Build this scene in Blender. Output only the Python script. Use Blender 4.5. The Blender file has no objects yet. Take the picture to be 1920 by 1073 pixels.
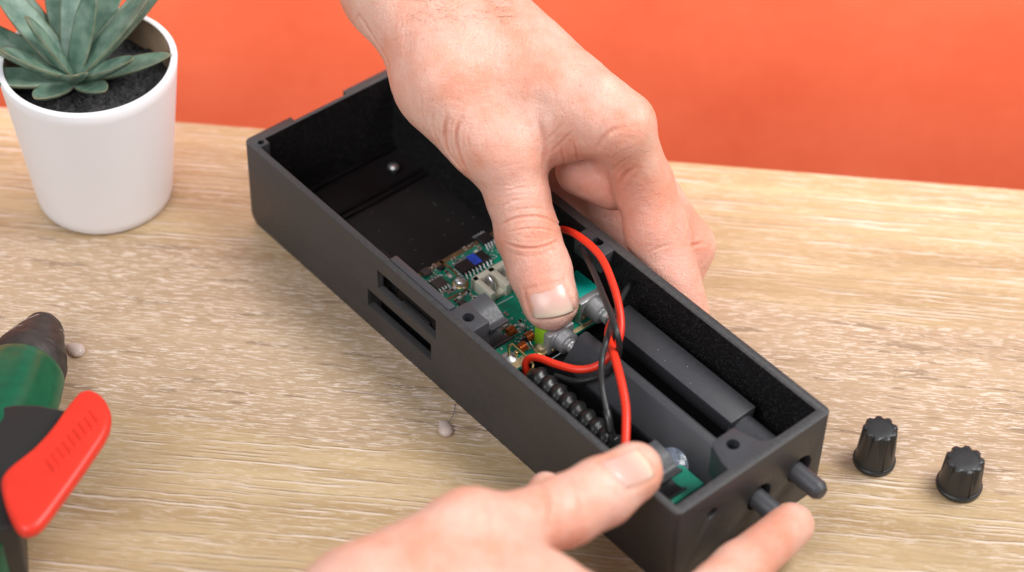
import bpy, bmesh, math, random
import numpy as np
from mathutils import Vector, Matrix
from mathutils.bvhtree import BVHTree

random.seed(7); RNG = np.random.default_rng(7)
S = 0.0078                      # metres per modelling unit (all shapes below are laid out in these units)
SC = bpy.context.scene
COL = SC.collection

# ------------------------------------------------------------------ camera
FPX, PITCH, ROLL, CZ = 4082.0, 0.773472, 0.0354816, 64.171
FW = np.array([0, math.cos(PITCH), -math.sin(PITCH)])
_R = np.array([1.0, 0, 0]); _U = np.cross(_R, FW)
RT = math.cos(ROLL) * _R + math.sin(ROLL) * _U
UP = -math.sin(ROLL) * _R + math.cos(ROLL) * _U
CAM = np.array([0, 0, CZ])
cd = bpy.data.cameras.new('camera'); cam = bpy.data.objects.new('camera', cd); COL.objects.link(cam)
cam.matrix_world = Matrix(((RT[0], UP[0], -FW[0], 0), (RT[1], UP[1], -FW[1], 0), (RT[2], UP[2], -FW[2], CZ * S), (0, 0, 0, 1)))
cd.sensor_width = 36.0; cd.lens = FPX / 1920 * 36.0
cd.clip_start = 0.02; cd.clip_end = 50
cd.dof.use_dof = True; cd.dof.aperture_fstop = 6.8
cd.dof.aperture_blades = 0
SC.camera = cam

# ------------------------------------------------------------------ light
W = bpy.data.worlds.new('World'); SC.world = W; W.use_nodes = True
W.node_tree.nodes['Background'].inputs[0].default_value = (0.93, 0.96, 1.0, 1)
W.node_tree.nodes['Background'].inputs[1].default_value = 0.34
def lamp(name, pos, target, size, energy, color=(1, 1, 1)):
    d = bpy.data.lights.new(name, 'AREA'); d.shape = 'RECTANGLE'; d.size = size[0] * S; d.size_y = size[1] * S
    d.energy = energy; d.color = color
    o = bpy.data.objects.new(name, d); COL.objects.link(o)
    o.location = Vector(pos) * S
    o.rotation_euler = (Vector(target) - Vector(pos)).to_track_quat('-Z', 'Y').to_euler()
    return o
lamp('key_lamp', (60, 66, 88), (10, 64, 0), (56, 44), 7.6, (1.0, 0.99, 0.97))
lamp('fill_lamp', (-44, -6, 82), (-4, 66, 0), (70, 60), 4.8, (0.95, 0.975, 1.0))
lamp('backdrop_fill', (8, 82, 16), (8, 100, -14), (130, 6), 1.75, (1.0, 0.97, 0.94))  # added unseen light that brightens the orange backdrop
SC.view_settings.view_transform = 'Standard'; SC.view_settings.look = 'None'
SC.view_settings.exposure = 0.0; SC.view_settings.gamma = 1.0
SC.view_settings.use_curve_mapping = False

# ------------------------------------------------------------------ coordinates
YAW = -0.8372706
EA = np.array([math.cos(YAW), math.sin(YAW), 0]); EB = np.array([-math.sin(YAW), math.cos(YAW), 0])
OB = np.array([-11.49136, 69.40162, 0.0]); L, WD, H = 26.3836, 8.0, 4.376
def Q(a, b, z): return OB + EA * a + EB * b + np.array([0, 0, z])
def QV(V):
    V = np.asarray(V, float); return OB + V[:, :1] * EA + V[:, 1:2] * EB + V[:, 2:3] * np.array([0, 0, 1.0])
def ray(x, y): return FW + RT * (x - 960) / FPX - UP * (y - 536.5) / FPX
def at(x, y, z):
    d = ray(x, y); return CAM + d * (z - CZ) / d[2]
def ab(x, y, z):
    d = at(x, y, z) - OB; return np.array([d @ EA, d @ EB, z])
FOCUS = at(1010, 610, 2.6)
cd.dof.focus_distance = float((FOCUS - CAM) @ FW) * S

# ------------------------------------------------------------------ materials
def mat(name, col, rough=0.5, metal=0.0, spec=0.5, bump=None, var=None, sss=None, trans=0.0, coat=0.0, alpha=None, ior=None):
    """bump=(scale,strength,dist) noise; var=(scale,amount) colour variation"""
    m = bpy.data.materials.new(name); m.use_nodes = True
    nt = m.node_tree; b = nt.nodes['Principled BSDF']
    b.inputs['Base Color'].default_value = (*col, 1); b.inputs['Roughness'].default_value = rough
    b.inputs['Metallic'].default_value = metal; b.inputs['Specular IOR Level'].default_value = spec
    b.inputs['Transmission Weight'].default_value = trans; b.inputs['Coat Weight'].default_value = coat
    if ior: b.inputs['IOR'].default_value = ior
    tc = nt.nodes.new('ShaderNodeTexCoord')
    if var:
        n = nt.nodes.new('ShaderNodeTexNoise'); n.inputs['Scale'].default_value = var[0]; n.inputs['Detail'].default_value = 6
        nt.links.new(tc.outputs['Object'], n.inputs['Vector'])
        r = nt.nodes.new('ShaderNodeValToRGB'); a = var[1]
        r.color_ramp.elements[0].position = 0.3; r.color_ramp.elements[1].position = 0.7
        r.color_ramp.elements[0].color = (*[c * (1 - a) for c in col], 1); r.color_ramp.elements[1].color = (*[min(1, c * (1 + a)) for c in col], 1)
        nt.links.new(n.outputs['Fac'], r.inputs['Fac']); nt.links.new(r.outputs['Color'], b.inputs['Base Color'])
    if bump:
        n = nt.nodes.new('ShaderNodeTexNoise'); n.inputs['Scale'].default_value = bump[0]; n.inputs['Detail'].default_value = 4
        nt.links.new(tc.outputs['Object'], n.inputs['Vector'])
        bp = nt.nodes.new('ShaderNodeBump'); bp.inputs['Strength'].default_value = bump[1]; bp.inputs['Distance'].default_value = bump[2] * S
        nt.links.new(n.outputs['Fac'], bp.inputs['Height']); nt.links.new(bp.outputs['Normal'], b.inputs['Normal'])
    if sss:
        b.inputs['Subsurface Weight'].default_value = sss[0]; b.inputs['Subsurface Radius'].default_value = sss[1]
        b.inputs['Subsurface Scale'].default_value = sss[2]
    return m

class NT:
    def __init__(s, m): s.t = m.node_tree; s.n = s.t.nodes; s.b = s.n['Principled BSDF']
    def new(s, k, **kw):
        x = s.n.new('ShaderNode' + k)
        for a, v in kw.items(): setattr(x, a, v)
        return x
    def link(s, a, b): s.t.links.new(a, b)
    def noise(s, vec, scale, detail=3, rough=0.5, dist=0.0):
        n = s.new('TexNoise'); n.inputs['Scale'].default_value = scale; n.inputs['Detail'].default_value = detail
        n.inputs['Roughness'].default_value = rough; n.inputs['Distortion'].default_value = dist
        s.link(vec, n.inputs['Vector']); return n.outputs['Fac']
    def mapv(s, vec, scale, rot=(0, 0, 0), loc=(0, 0, 0)):
        m = s.new('Mapping'); m.inputs['Scale'].default_value = scale; m.inputs['Rotation'].default_value = rot; m.inputs['Location'].default_value = loc
        s.link(vec, m.inputs['Vector']); return m.outputs['Vector']
    def ramp(s, fac, stops):
        r = s.new('ValToRGB'); e = r.color_ramp.elements
        while len(e) < len(stops): e.new(0.5)
        for i, (p, c) in enumerate(stops):
            e[i].position = p; e[i].color = (*(c if isinstance(c, tuple) else (c, c, c)), 1)
        s.link(fac, r.inputs['Fac']); return r.outputs['Color']
    def mix(s, fac, a, b, mode='MIX'):
        m = s.new('Mix', data_type='RGBA', blend_type=mode)
        for k, v in ((0, fac), (6, a), (7, b)):
            if isinstance(v, tuple): m.inputs[k].default_value = (*v, 1)
            elif isinstance(v, (int, float)): m.inputs[k].default_value = v
            else: s.link(v, m.inputs[k])
        return m.outputs[2]
    def math(s, op, a, b=0.0):
        m = s.new('Math', operation=op)
        for k, v in ((0, a), (1, b)):
            if isinstance(v, (int, float)): m.inputs[k].default_value = v
            else: s.link(v, m.inputs[k])
        return m.outputs[0]
    def bump(s, h, strength, dist, normal=None):
        b = s.new('Bump'); b.inputs['Strength'].default_value = strength; b.inputs['Distance'].default_value = dist * S
        s.link(h, b.inputs['Height'])
        if normal is not None: s.link(normal, b.inputs['Normal'])
        return b.outputs['Normal']

def mat_wood():
    m = mat('limed_oak_laminate', (0.500, 0.385, 0.223), 0.42, spec=0.4); k = NT(m)
    tc = k.mapv(k.new('TexCoord').outputs['Object'], (1, 1, 1), (0, 0, 0.069))
    def warped(scale, amt):
        w = k.new('VectorMath', operation='MULTIPLY_ADD'); nz = k.new('TexNoise'); nz.inputs['Scale'].default_value = scale; nz.inputs['Detail'].default_value = 2
        k.link(tc, nz.inputs['Vector']); k.link(nz.outputs['Color'], w.inputs[0]); w.inputs[1].default_value = (0, amt, 0); k.link(tc, w.inputs[2]); return w.outputs[0]
    v = warped(0.10, 1.5); v2 = warped(0.5, 0.22)
    sx = k.new('SeparateXYZ'); k.link(v, sx.inputs[0]); y = sx.outputs['Y']
    # printed boards: flecked flat-sawn strips alternate with straight-lined ones
    ph = k.math('MULTIPLY', k.math('SUBTRACT', y, 62.3), 2 * math.pi / 19.5)
    bw = k.math('ADD', k.math('COSINE', ph), k.math('MULTIPLY', k.math('SUBTRACT', k.noise(k.mapv(v, (0.06, 0.5, 1)), 1.0, 2), 0.5), 1.6))
    bandm = k.ramp(bw, [(0.0, 0.0), (0.25, 1.0)])
    base = k.ramp(k.noise(k.mapv(v, (0.045, 0.75, 1)), 1.0, 5, 0.62), [(0.30, (0.370, 0.251, 0.125)), (0.5, (0.475, 0.347, 0.190)), (0.70, (0.560, 0.433, 0.251))])
    c = k.mix(bandm, base, k.mix(0.55, base, (0.47, 0.345, 0.245)))
    g = k.noise(k.mapv(v2, (0.5, 14.0, 1)), 1.0, 5, 0.7)
    c = k.mix(k.ramp(g, [(0.30, 0.5), (0.47, 0.0)]), c, (0.270, 0.181, 0.095))
    # slanting strokes of the flat-sawn figure
    st = k.noise(k.mapv(v, (0.30, 2.6, 1), (0, 0, 0.24)), 1.0, 2, 0.5, 0.15)
    c = k.mix(k.math('MULTIPLY', k.ramp(st, [(0.34, 0.9), (0.385, 0.0)]), k.ramp(bandm, [(0, 0.2), (1, 1.0)])), c, (0.300, 0.214, 0.134))
    # limed pores
    d1 = k.noise(k.mapv(v2, (1.5, 13.5, 1)), 1.0, 3, 0.62, 0.3)
    f1 = k.ramp(d1, [(0.53, 0.0), (0.59, 0.78)])
    d2 = k.noise(k.mapv(v2, (0.16, 7.5, 1)), 1.0, 3, 0.6, 0.2)
    f2 = k.ramp(d2, [(0.575, 0.0), (0.61, 0.8)])
    dk = k.ramp(k.noise(k.mapv(v2, (0.16, 7.5, 1), (0, 0, 0), (0, -0.5, 0)), 1.0, 3, 0.6, 0.2), [(0.575, 0.0), (0.62, 0.8)])
    gate = k.ramp(k.noise(k.mapv(v, (0.22, 0.9, 1)), 1.0, 3), [(0.36, 0.3), (0.54, 1.0)])
    c = k.mix(k.math('MULTIPLY', dk, k.ramp(bandm, [(0, 1.0), (1, 0.3)])), c, (0.260, 0.181, 0.100))
    f12 = k.math('MULTIPLY', k.math('MAXIMUM', f2, k.math('MULTIPLY', f1, 0.45)), gate)
    ff = k.mix(bandm, f12, k.math('MULTIPLY', f1, k.ramp(gate, [(0, 0.5), (1, 1.0)])))
    c = k.mix(ff, c, (0.78, 0.67, 0.56))
    c = k.mix(1.0, c, (0.94, 0.893, 0.89), 'MULTIPLY')
    k.link(c, k.b.inputs['Base Color'])
    k.link(k.ramp(ff, [(0, 0.36), (1, 0.55)]), k.b.inputs['Roughness'])
    hgt = k.math('ADD', k.math('MULTIPLY', g, 0.5), k.math('MULTIPLY', ff, -0.8))
    k.link(k.bump(hgt, 0.3, 0.03), k.b.inputs['Normal'])
    return m

def mat_wall():
    m = mat('orange_canvas', (0.88, 0.15, 0.06), 0.75, spec=0.25); k = NT(m)
    tc = k.new('TexCoord').outputs['Object']
    n = k.noise(tc, 0.12, 5, 0.6); n2 = k.noise(k.mapv(tc, (3, 1, .5)), 1.0, 3); n3 = k.noise(k.mapv(tc, (.5, 1, 3)), 1.0, 3)
    f = k.math('ADD', k.math('MULTIPLY', n, 0.6), k.math('MULTIPLY', k.math('ADD', n2, n3), 0.2))
    k.link(k.ramp(f, [(0.34, (0.82, 0.12, 0.047)), (0.66, (0.94, 0.172, 0.076))]), k.b.inputs['Base Color'])
    k.link(k.bump(k.math('ADD', n2, n3), 0.3, 0.05), k.b.inputs['Normal'])
    return m

def mat_skin(name, base, deep, pale):
    m = mat(name, base, 0.42, spec=0.42); k = NT(m)
    tc = k.new('TexCoord').outputs['Object']
    n = k.noise(tc, 0.45, 4, 0.55); c = k.ramp(n, [(0.34, deep), (0.5, base), (0.68, pale)])
    n2 = k.noise(tc, 3.2, 5, 0.65)
    c = k.mix(k.ramp(n2, [(0.52, 0.0), (0.75, 0.5)]), c, deep)
    cr = k.new('Attribute', attribute_name='crease').outputs['Fac']
    c = k.mix(k.math('MULTIPLY', cr, 0.5), c, tuple(x * y for x, y in zip(deep, (0.88, 0.60, 0.5))))
    rd = k.new('Attribute', attribute_name='blush_bounce').outputs['Fac']
    c = k.mix(k.math('MULTIPLY', rd, 0.6), c, (0.72, 0.25, 0.17))
    sp = k.ramp(k.noise(tc, 5.5, 1, 0.3), [(0.735, 0.0), (0.76, 0.45)])
    c = k.mix(sp, c, (0.55, 0.20, 0.13))
    k.link(c, k.b.inputs['Base Color'])
    k.b.inputs['Subsurface Weight'].default_value = 0.5; k.b.inputs['Subsurface Radius'].default_value = (1.0, 0.35, 0.2)
    k.b.inputs['Subsurface Scale'].default_value = 0.0045
    k.b.inputs['Coat Weight'].default_value = 0.06; k.b.inputs['Coat Roughness'].default_value = 0.35
    # fine cross-hatched skin relief
    vo = k.new('TexVoronoi', feature='DISTANCE_TO_EDGE'); vo.inputs['Scale'].default_value = 7.0; vo.inputs['Randomness'].default_value = 1.0
    wv = k.new('VectorMath', operation='MULTIPLY_ADD'); nz = k.new('TexNoise'); nz.inputs['Scale'].default_value = 2.0
    k.link(tc, nz.inputs['Vector']); k.link(nz.outputs['Color'], wv.inputs[0]); wv.inputs[1].default_value = (.35, .35, .35); k.link(tc, wv.inputs[2])
    k.link(wv.outputs[0], vo.inputs['Vector'])
    h1 = k.ramp(vo.outputs['Distance'], [(0.0, 0.0), (0.12, 1.0)])
    l1 = k.noise(k.mapv(wv.outputs[0], (9.0, 2.0, 2.0), (0.3, 0.5, 0.9)), 1.0, 3, 0.6)
    l2 = k.noise(k.mapv(wv.outputs[0], (2.0, 9.0, 4.0), (0.8, 0.2, 0.6)), 1.0, 3, 0.6)
    hh = k.math('ADD', k.math('MULTIPLY', h1, 0.25), k.math('ADD', l1, l2))
    k.link(k.bump(hh, 0.6, 0.05), k.b.inputs['Normal'])
    k.link(k.ramp(n2, [(0.3, 0.36), (0.7, 0.52)]), k.b.inputs['Roughness'])
    return m

def mat_print(name, col, rough=0.5, dash=False, relief=0.35, mott=1.0):
    """black filament: layer lines stacked in Z, faint mottling"""
    m = mat(name, col, rough, spec=0.45); k = NT(m)
    tc = k.new('TexCoord').outputs['Object']
    n = k.noise(tc, 7.0, 5, 0.7); n1 = k.noise(tc, 0.5, 3)
    c = k.ramp(n, [(0.35, tuple(x * (1 - .25 * mott) for x in col)), (0.7, tuple(x * (1 + .45 * mott) for x in col))])
    c = k.mix(k.ramp(n1, [(0.4, 0.0), (0.7, 0.35)]), c, tuple(x * f for x, f in zip(col, (1.35, 1.25, 1.2))))
    lay = k.noise(k.mapv(tc, (0.6, 0.6, 26)), 1.0, 3, 0.6)
    h = k.math('ADD', k.math('MULTIPLY', lay, 0.8), n)
    if dash:
        d = k.noise(k.mapv(tc, (9, 9, 30)), 1.0, 1, 0.5)
        f = k.ramp(d, [(0.60, 0.0), (0.68, 1.0)])
        sn = k.new('SeparateXYZ'); k.link(k.new('TexCoord').outputs['Normal'], sn.inputs[0])
        up = k.math('SUBTRACT', 1.0, k.math('ABSOLUTE', sn.outputs['Z']))
        c = k.mix(k.math('MULTIPLY', k.math('MULTIPLY', f, up), 0.4), c, (0.12, 0.12, 0.125))
    k.link(c, k.b.inputs['Base Color'])
    k.link(k.bump(h, relief, 0.03), k.b.inputs['Normal'])
    k.link(k.ramp(n, [(0.3, rough - 0.08), (0.7, rough + 0.12)]), k.b.inputs['Roughness'])
    return m

def mat_pcb():
    m = mat('green_solder_mask', (0.005, 0.16, 0.085), 0.28, spec=0.5); k = NT(m)
    tc = k.new('TexCoord').outputs['Object']
    r = (0, 0, -YAW)
    br = k.new('TexBrick'); br.inputs['Scale'].default_value = 2.2; br.inputs['Mortar Size'].default_value = 0.03; br.offset = 0.37; br.squash = 0.6
    k.link(k.mapv(tc, (1, 1, 1), r), br.inputs['Vector'])
    n = k.noise(k.mapv(tc, (1, 1, 1), r), 1.3, 3)
    c = k.ramp(n, [(0.38, (0.003, 0.19, 0.125)), (0.62, (0.006, 0.31, 0.19))])
    c = k.mix(k.math('MULTIPLY', br.outputs['Fac'], 0.5), c, (0.003, 0.09, 0.055))
    k.link(c, k.b.inputs['Base Color'])
    k.link(k.bump(br.outputs['Fac'], 0.2, 0.02), k.b.inputs['Normal'])
    return m

M = {}
M['wood'] = mat_wood(); M['wall'] = mat_wall()
M['skin'] = mat_skin('skin', (0.77, 0.435, 0.335), (0.73, 0.33, 0.225), (0.80, 0.505, 0.41))
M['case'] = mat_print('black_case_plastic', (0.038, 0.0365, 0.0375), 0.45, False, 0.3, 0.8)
M['case_shaded'] = mat_print('shaded_case_plastic', (0.006, 0.0055, 0.0062), 0.5, True)  # darker copy of the case plastic: interior shade put into the colour
M['case_shaded'].node_tree.nodes['Principled BSDF'].inputs['Specular IOR Level'].default_value = 0.22
M['print'] = mat_print('dark_grey_print', (0.042, 0.043, 0.049), 0.45, False, 0.06, 0.15)
M['pcb'] = mat_pcb()
M['silver'] = mat('tinned_metal', (0.74, 0.74, 0.74), 0.28, 0.85, bump=(9, .25, .03))
M['steel'] = mat('brushed_metal', (0.56, 0.56, 0.57), 0.42, 0.75, bump=(14, .3, .03))
M['brass'] = mat('brass_wire', (0.55, 0.42, 0.18), 0.32, 0.8)
M['gold'] = mat('bare_gold_pad', (0.55, 0.42, 0.24), 0.45, 0.5, var=(3, .2))
M['brown'] = mat('brown_board_edge', (0.14, 0.085, 0.035), 0.5, var=(4, .3))
M['chip'] = mat('black_chip_epoxy', (0.016, 0.016, 0.017), 0.38, bump=(18, .15, .02))
M['chip2'] = mat('grey_chip_epoxy', (0.05, 0.045, 0.045), 0.4, bump=(18, .15, .02))
M['blue'] = mat('blue_marker', (0.02, 0.07, 0.5), 0.5, var=(6, .3))
M['white_print'] = mat('white_silkscreen', (0.55, 0.62, 0.6), 0.6)
M['cream'] = mat('cream_nylon', (0.66, 0.62, 0.50), 0.42, bump=(10, .08, .03))
M['tan'] = mat('tan_ceramic', (0.22, 0.17, 0.13), 0.5)
M['white_part'] = mat('white_ceramic', (0.75, 0.68, 0.64), 0.5)
M['copper'] = mat('copper_enamel', (0.62, 0.17, 0.05), 0.3, 0.85)
M['teal'] = mat('teal_plastic', (0.0, 0.40, 0.32), 0.4, bump=(8, .06, .03))
M['lime'] = mat('lime_plastic', (0.28, 0.52, 0.02), 0.45)
M['red_wire'] = mat('red_insulation', (0.80, 0.035, 0.012), 0.38, spec=0.45, bump=(5, .06, .05))
M['black_wire'] = mat('black_insulation', (0.02, 0.02, 0.021), 0.42)
M['rubber'] = mat('black_rubber', (0.013, 0.013, 0.0135), 0.33, bump=(9, .1, .03))
M['knob'] = mat('black_knob_plastic', (0.020, 0.020, 0.021), 0.40, bump=(16, .2, .02))
M['pot'] = mat('white_matte_ceramic', (0.87, 0.85, 0.87), 0.5, bump=(9, .06, .03))
M['pot_in'] = mat('tan_pot_inside', (0.42, 0.29, 0.19), 0.6)
M['soil'] = mat('dark_soil', (0.045, 0.043, 0.045), 0.9, bump=(5, 1.0, .4), var=(6, .85))
M['gun_green'] = mat('green_gun_plastic', (0.004, 0.095, 0.042), 0.34, bump=(6, .08, .03), var=(2, .15))
M['gun_brown'] = mat('scorched_rubber', (0.034, 0.026, 0.023), 0.55, bump=(6, .4, .05), var=(2.2, .45))
M['gun_black'] = mat('black_gun_plastic', (0.02, 0.018, 0.017), 0.42, bump=(9, .15, .03))
M['gun_red'] = mat('red_gun_plastic', (0.74, 0.032, 0.015), 0.40, bump=(9, .12, .03), var=(1.5, .08))
M['hair'] = mat('brown_hair', (0.22, 0.12, 0.06), 0.5)
M['glue'] = mat('hot_glue', (0.74, 0.60, 0.54), 0.14, spec=0.5, trans=0.35, ior=1.3, sss=(0.5, (1, .8, .7), 0.003))
M['glue_dark'] = mat('clear_glue_lump', (0.12, 0.14, 0.18), 0.12, spec=0.6, bump=(5, .6, .08), var=(4, .5))
M['leafm'] = None
def mat_leaf():
    m = mat('succulent_leaf', (0.10, 0.20, 0.12), 0.45, sss=(0.08, (.4, 1, .3), 0.003)); k = NT(m)
    tc = k.new('TexCoord').outputs['Object']
    ed = k.new('Attribute', attribute_name='rim').outputs['Fac']
    c = k.ramp(k.noise(tc, 1.6, 4), [(0.35, (0.085, 0.165, 0.12)), (0.65, (0.20, 0.29, 0.22))])
    k.link(k.mix(ed, c, (0.23, 0.14, 0.06)), k.b.inputs['Base Color'])
    return m
M['leaf'] = mat_leaf()
def mat_nail():
    m = mat('fingernail', (0.74, 0.47, 0.40), 0.3, spec=0.5, sss=(0.2, (1, .4, .25), 0.002)); k = NT(m)
    f = k.new('Attribute', attribute_name='tip').outputs['Fac']
    c = k.ramp(f, [(0.0, (0.72, 0.47, 0.39)), (0.10, (0.70, 0.41, 0.345)), (0.55, (0.72, 0.42, 0.355)), (0.78, (0.73, 0.48, 0.39)), (0.93, (0.74, 0.58, 0.44)), (1.0, (0.68, 0.50, 0.38))])
    tc = k.new('TexCoord').outputs['Object']
    k.link(c, k.b.inputs['Base Color'])
    k.b.inputs['Coat Weight'].default_value = 0.10; k.b.inputs['Coat Roughness'].default_value = 0.3
    return m
M['nail'] = mat_nail()

# ------------------------------------------------------------------ object helpers
BASE = {}
def tag(o, label=None, cat=None, group=None, kind=None):
    if label: o['label'] = label
    if cat: o['category'] = cat
    if group: o['group'] = group
    if kind: o['kind'] = kind
    return o
def thing(name, base, label, cat, group=None):
    o = bpy.data.objects.new(name, None); COL.objects.link(o); o.empty_display_size = 0.01
    o.location = Vector(base) * S; o.scale = (S, S, S); BASE[o.name] = np.array(base, float)
    return tag(o, label, cat, group)
def mesh_obj(name, V, F, material, parent=None, base=None, smooth=True, mats=None, midx=None):
    V = np.asarray(V, float)
    b = BASE[parent.name] if parent is not None else np.array(base if base is not None else [V[:, 0].mean(), V[:, 1].mean(), V[:, 2].min()], float)
    me = bpy.data.meshes.new(name); me.from_pydata((V - b).tolist(), [], [list(map(int, f)) for f in F]); me.update()
    for mm in (mats or [material]): me.materials.append(mm)
    if midx is not None: me.polygons.foreach_set('material_index', np.asarray(midx, dtype=np.int32))
    if smooth: me.polygons.foreach_set('use_smooth', [True] * len(me.polygons))
    o = bpy.data.objects.new(name, me); COL.objects.link(o)
    BASE[o.name] = b
    if parent is not None: o.parent = parent
    else: o.location = Vector(b) * S; o.scale = (S, S, S)
    return o
def bm_obj(name, bm, material, xf=None, parent=None, base=None, smooth=False, **kw):
    bm.verts.ensure_lookup_table(); bm.faces.ensure_lookup_table(); bm.verts.index_update()
    V = np.array([v.co[:] for v in bm.verts]); F = [[v.index for v in f.verts] for f in bm.faces]
    if xf is not None: V = xf(V)
    bm.free()
    return mesh_obj(name, V, F, material, parent, base, smooth, **kw)
def autosmooth(o, ang=0.6):
    o.data.polygons.foreach_set('use_smooth', [True] * len(o.data.polygons)); o.data.set_sharp_from_angle(angle=ang); return o
def box_bm(lo, hi, bev=0.0, seg=2):
    bm = bmesh.new(); bmesh.ops.create_cube(bm, size=1.0)
    for v in bm.verts: v.co = [(lo[i] + hi[i]) / 2 + v.co[i] * (hi[i] - lo[i]) for i in range(3)]
    if bev: bmesh.ops.bevel(bm, geom=bm.edges[:], offset=bev, segments=seg, affect='EDGES', profile=0.5)
    return bm
def qbox(name, lo, hi, material, parent, bev=0.03, seg=2):
    return autosmooth(bm_obj(name, box_bm(lo, hi, bev, seg), material, QV, parent))
def catmull(P, n=8):
    P = [np.array(p, float) for p in P]; P = [2 * P[0] - P[1]] + P + [2 * P[-1] - P[-2]]; out = []
    for i in range(1, len(P) - 2):
        p0, p1, p2, p3 = P[i - 1:i + 3]
        for t in np.linspace(0, 1, n, endpoint=False):
            out.append(0.5 * ((2 * p1) + (-p0 + p2) * t + (2 * p0 - 5 * p1 + 4 * p2 - p3) * t * t + (-p0 + 3 * p1 - 3 * p2 + p3) * t ** 3))
    out.append(P[-2]); return np.array(out)
def tube(P, r, sides=12, caps=True, rfun=None):
    P = np.asarray(P, float); n = len(P); V = []; F = []
    T = np.gradient(P, axis=0); T /= np.linalg.norm(T, axis=1)[:, None] + 1e-9
    N = np.cross(T[0], [0, 0, 1.0]);
    if np.linalg.norm(N) < 1e-3: N = np.cross(T[0], [1.0, 0, 0])
    N /= np.linalg.norm(N)
    R = np.full(n, r) if np.isscalar(r) else np.asarray(r)
    for i in range(n):
        N = N - T[i] * (N @ T[i]); N /= np.linalg.norm(N); B = np.cross(T[i], N)
        for j in range(sides):
            a = 2 * math.pi * j / sides; rr = R[i] if rfun is None else rfun(i, a)
            V.append(P[i] + rr * (math.cos(a) * N + math.sin(a) * B))
    for i in range(n - 1):
        for j in range(sides):
            k = (j + 1) % sides; F.append((i * sides + j, i * sides + k, (i + 1) * sides + k, (i + 1) * sides + j))
    if caps: F.append(tuple(range(sides))[::-1]); F.append(tuple((n - 1) * sides + j for j in range(sides)))
    return np.array(V), F
def lathe(prof, org, axis=(0, 0, 1), sides=48, rfun=None, caps=True):
    """prof: list of (r, h) along axis"""
    ax = np.array(axis, float); ax /= np.linalg.norm(ax)
    N = np.cross(ax, [0, 1.0, 0]) if abs(ax[1]) < 0.9 else np.cross(ax, [1.0, 0, 0]); N /= np.linalg.norm(N); B = np.cross(ax, N)
    V = []; F = []; n = len(prof)
    for i, (r, h) in enumerate(prof):
        for j in range(sides):
            a = 2 * math.pi * j / sides; rr = r if rfun is None else r * rfun(i, a)
            V.append(np.array(org) + ax * h + rr * (math.cos(a) * N + math.sin(a) * B))
    for i in range(n - 1):
        for j in range(sides):
            k = (j + 1) % sides; F.append((i * sides + j, i * sides + k, (i + 1) * sides + k, (i + 1) * sides + j))
    if caps: F.append(tuple(range(sides))[::-1]); F.append(tuple((n - 1) * sides + j for j in range(sides)))
    return np.array(V), F
def prism(poly, e0, e1):
    """poly: list of 3D points at e0 offset vector; extrude to e1"""
    n = len(poly); V = [np.array(p) + e0 for p in poly] + [np.array(p) + e1 for p in poly]
    F = [tuple(range(n))[::-1], tuple(range(n, 2 * n))] + [(i, (i + 1) % n, n + (i + 1) % n, n + i) for i in range(n)]
    return np.array(V), F
def bevel_mesh(V, F, off, seg=2, ang=0.5):
    bm = bmesh.new(); vs = [bm.verts.new(v) for v in V]
    for f in F: bm.faces.new([vs[i] for i in f])
    bmesh.ops.recalc_face_normals(bm, faces=bm.faces[:])
    ed = [e for e in bm.edges if len(e.link_faces) == 2 and e.calc_face_angle(0) > ang]
    bmesh.ops.bevel(bm, geom=ed, offset=off, segments=seg, affect='EDGES', profile=0.5, clamp_overlap=True)
    return bm
def merge(parts):
    V = []; F = []; o = 0
    for v, f in parts:
        V.append(np.asarray(v)); F += [tuple(i + o for i in q) for q in f]; o += len(v)
    return np.vstack(V), F
def boolean(target_bm, cutters):
    def tmp(bm):
        me = bpy.data.meshes.new('tmp'); bm.to_mesh(me); bm.free(); o = bpy.data.objects.new('tmp', me); COL.objects.link(o); return o
    t = tmp(target_bm); cs = [tmp(c) for c in cutters]
    for c in cs:
        md = t.modifiers.new('b', 'BOOLEAN'); md.operation = 'DIFFERENCE'; md.solver = 'EXACT'; md.object = c
    dg = bpy.context.evaluated_depsgraph_get(); dg.update()
    me = bpy.data.meshes.new_from_object(t.evaluated_get(dg)); bm = bmesh.new(); bm.from_mesh(me)
    for o in [t] + cs: bpy.data.objects.remove(o, do_unlink=True)
    return bm
def cyl_bm(c, axis, r, h, n=24):
    V, F = lathe([(r, -h / 2), (r, h / 2)], c, axis, n); bm = bmesh.new(); vs = [bm.verts.new(v) for v in V]
    for f in F: bm.faces.new([vs[i] for i in f])
    bmesh.ops.recalc_face_normals(bm, faces=bm.faces[:]); return bm

# ------------------------------------------------------------------ setting: table and wall
def build_setting():
    ang = -0.0690
    dx = np.array([math.cos(ang), math.sin(ang), 0]); dy = np.array([-math.sin(ang), math.cos(ang), 0])
    far = np.array([0, 74.62, 0])
    bm = box_bm((-80, -75, -2.2), (85, 0, 0), 0.12, 3)
    o = bm_obj('table_top', bm, M['wood'], lambda V: far + V[:, :1] * dx + V[:, 1:2] * dy + V[:, 2:3] * np.array([0, 0, 1.0]), base=(0, 0, -2.2))
    autosmooth(o); tag(o, kind='structure')
    yb = 100.0
    bm = box_bm((-140, yb, -96), (140, yb + 1.2, 14))
    tag(bm_obj('backdrop', bm, M['wall'], base=(0, yb, -96)), kind='structure')
build_setting()

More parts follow.
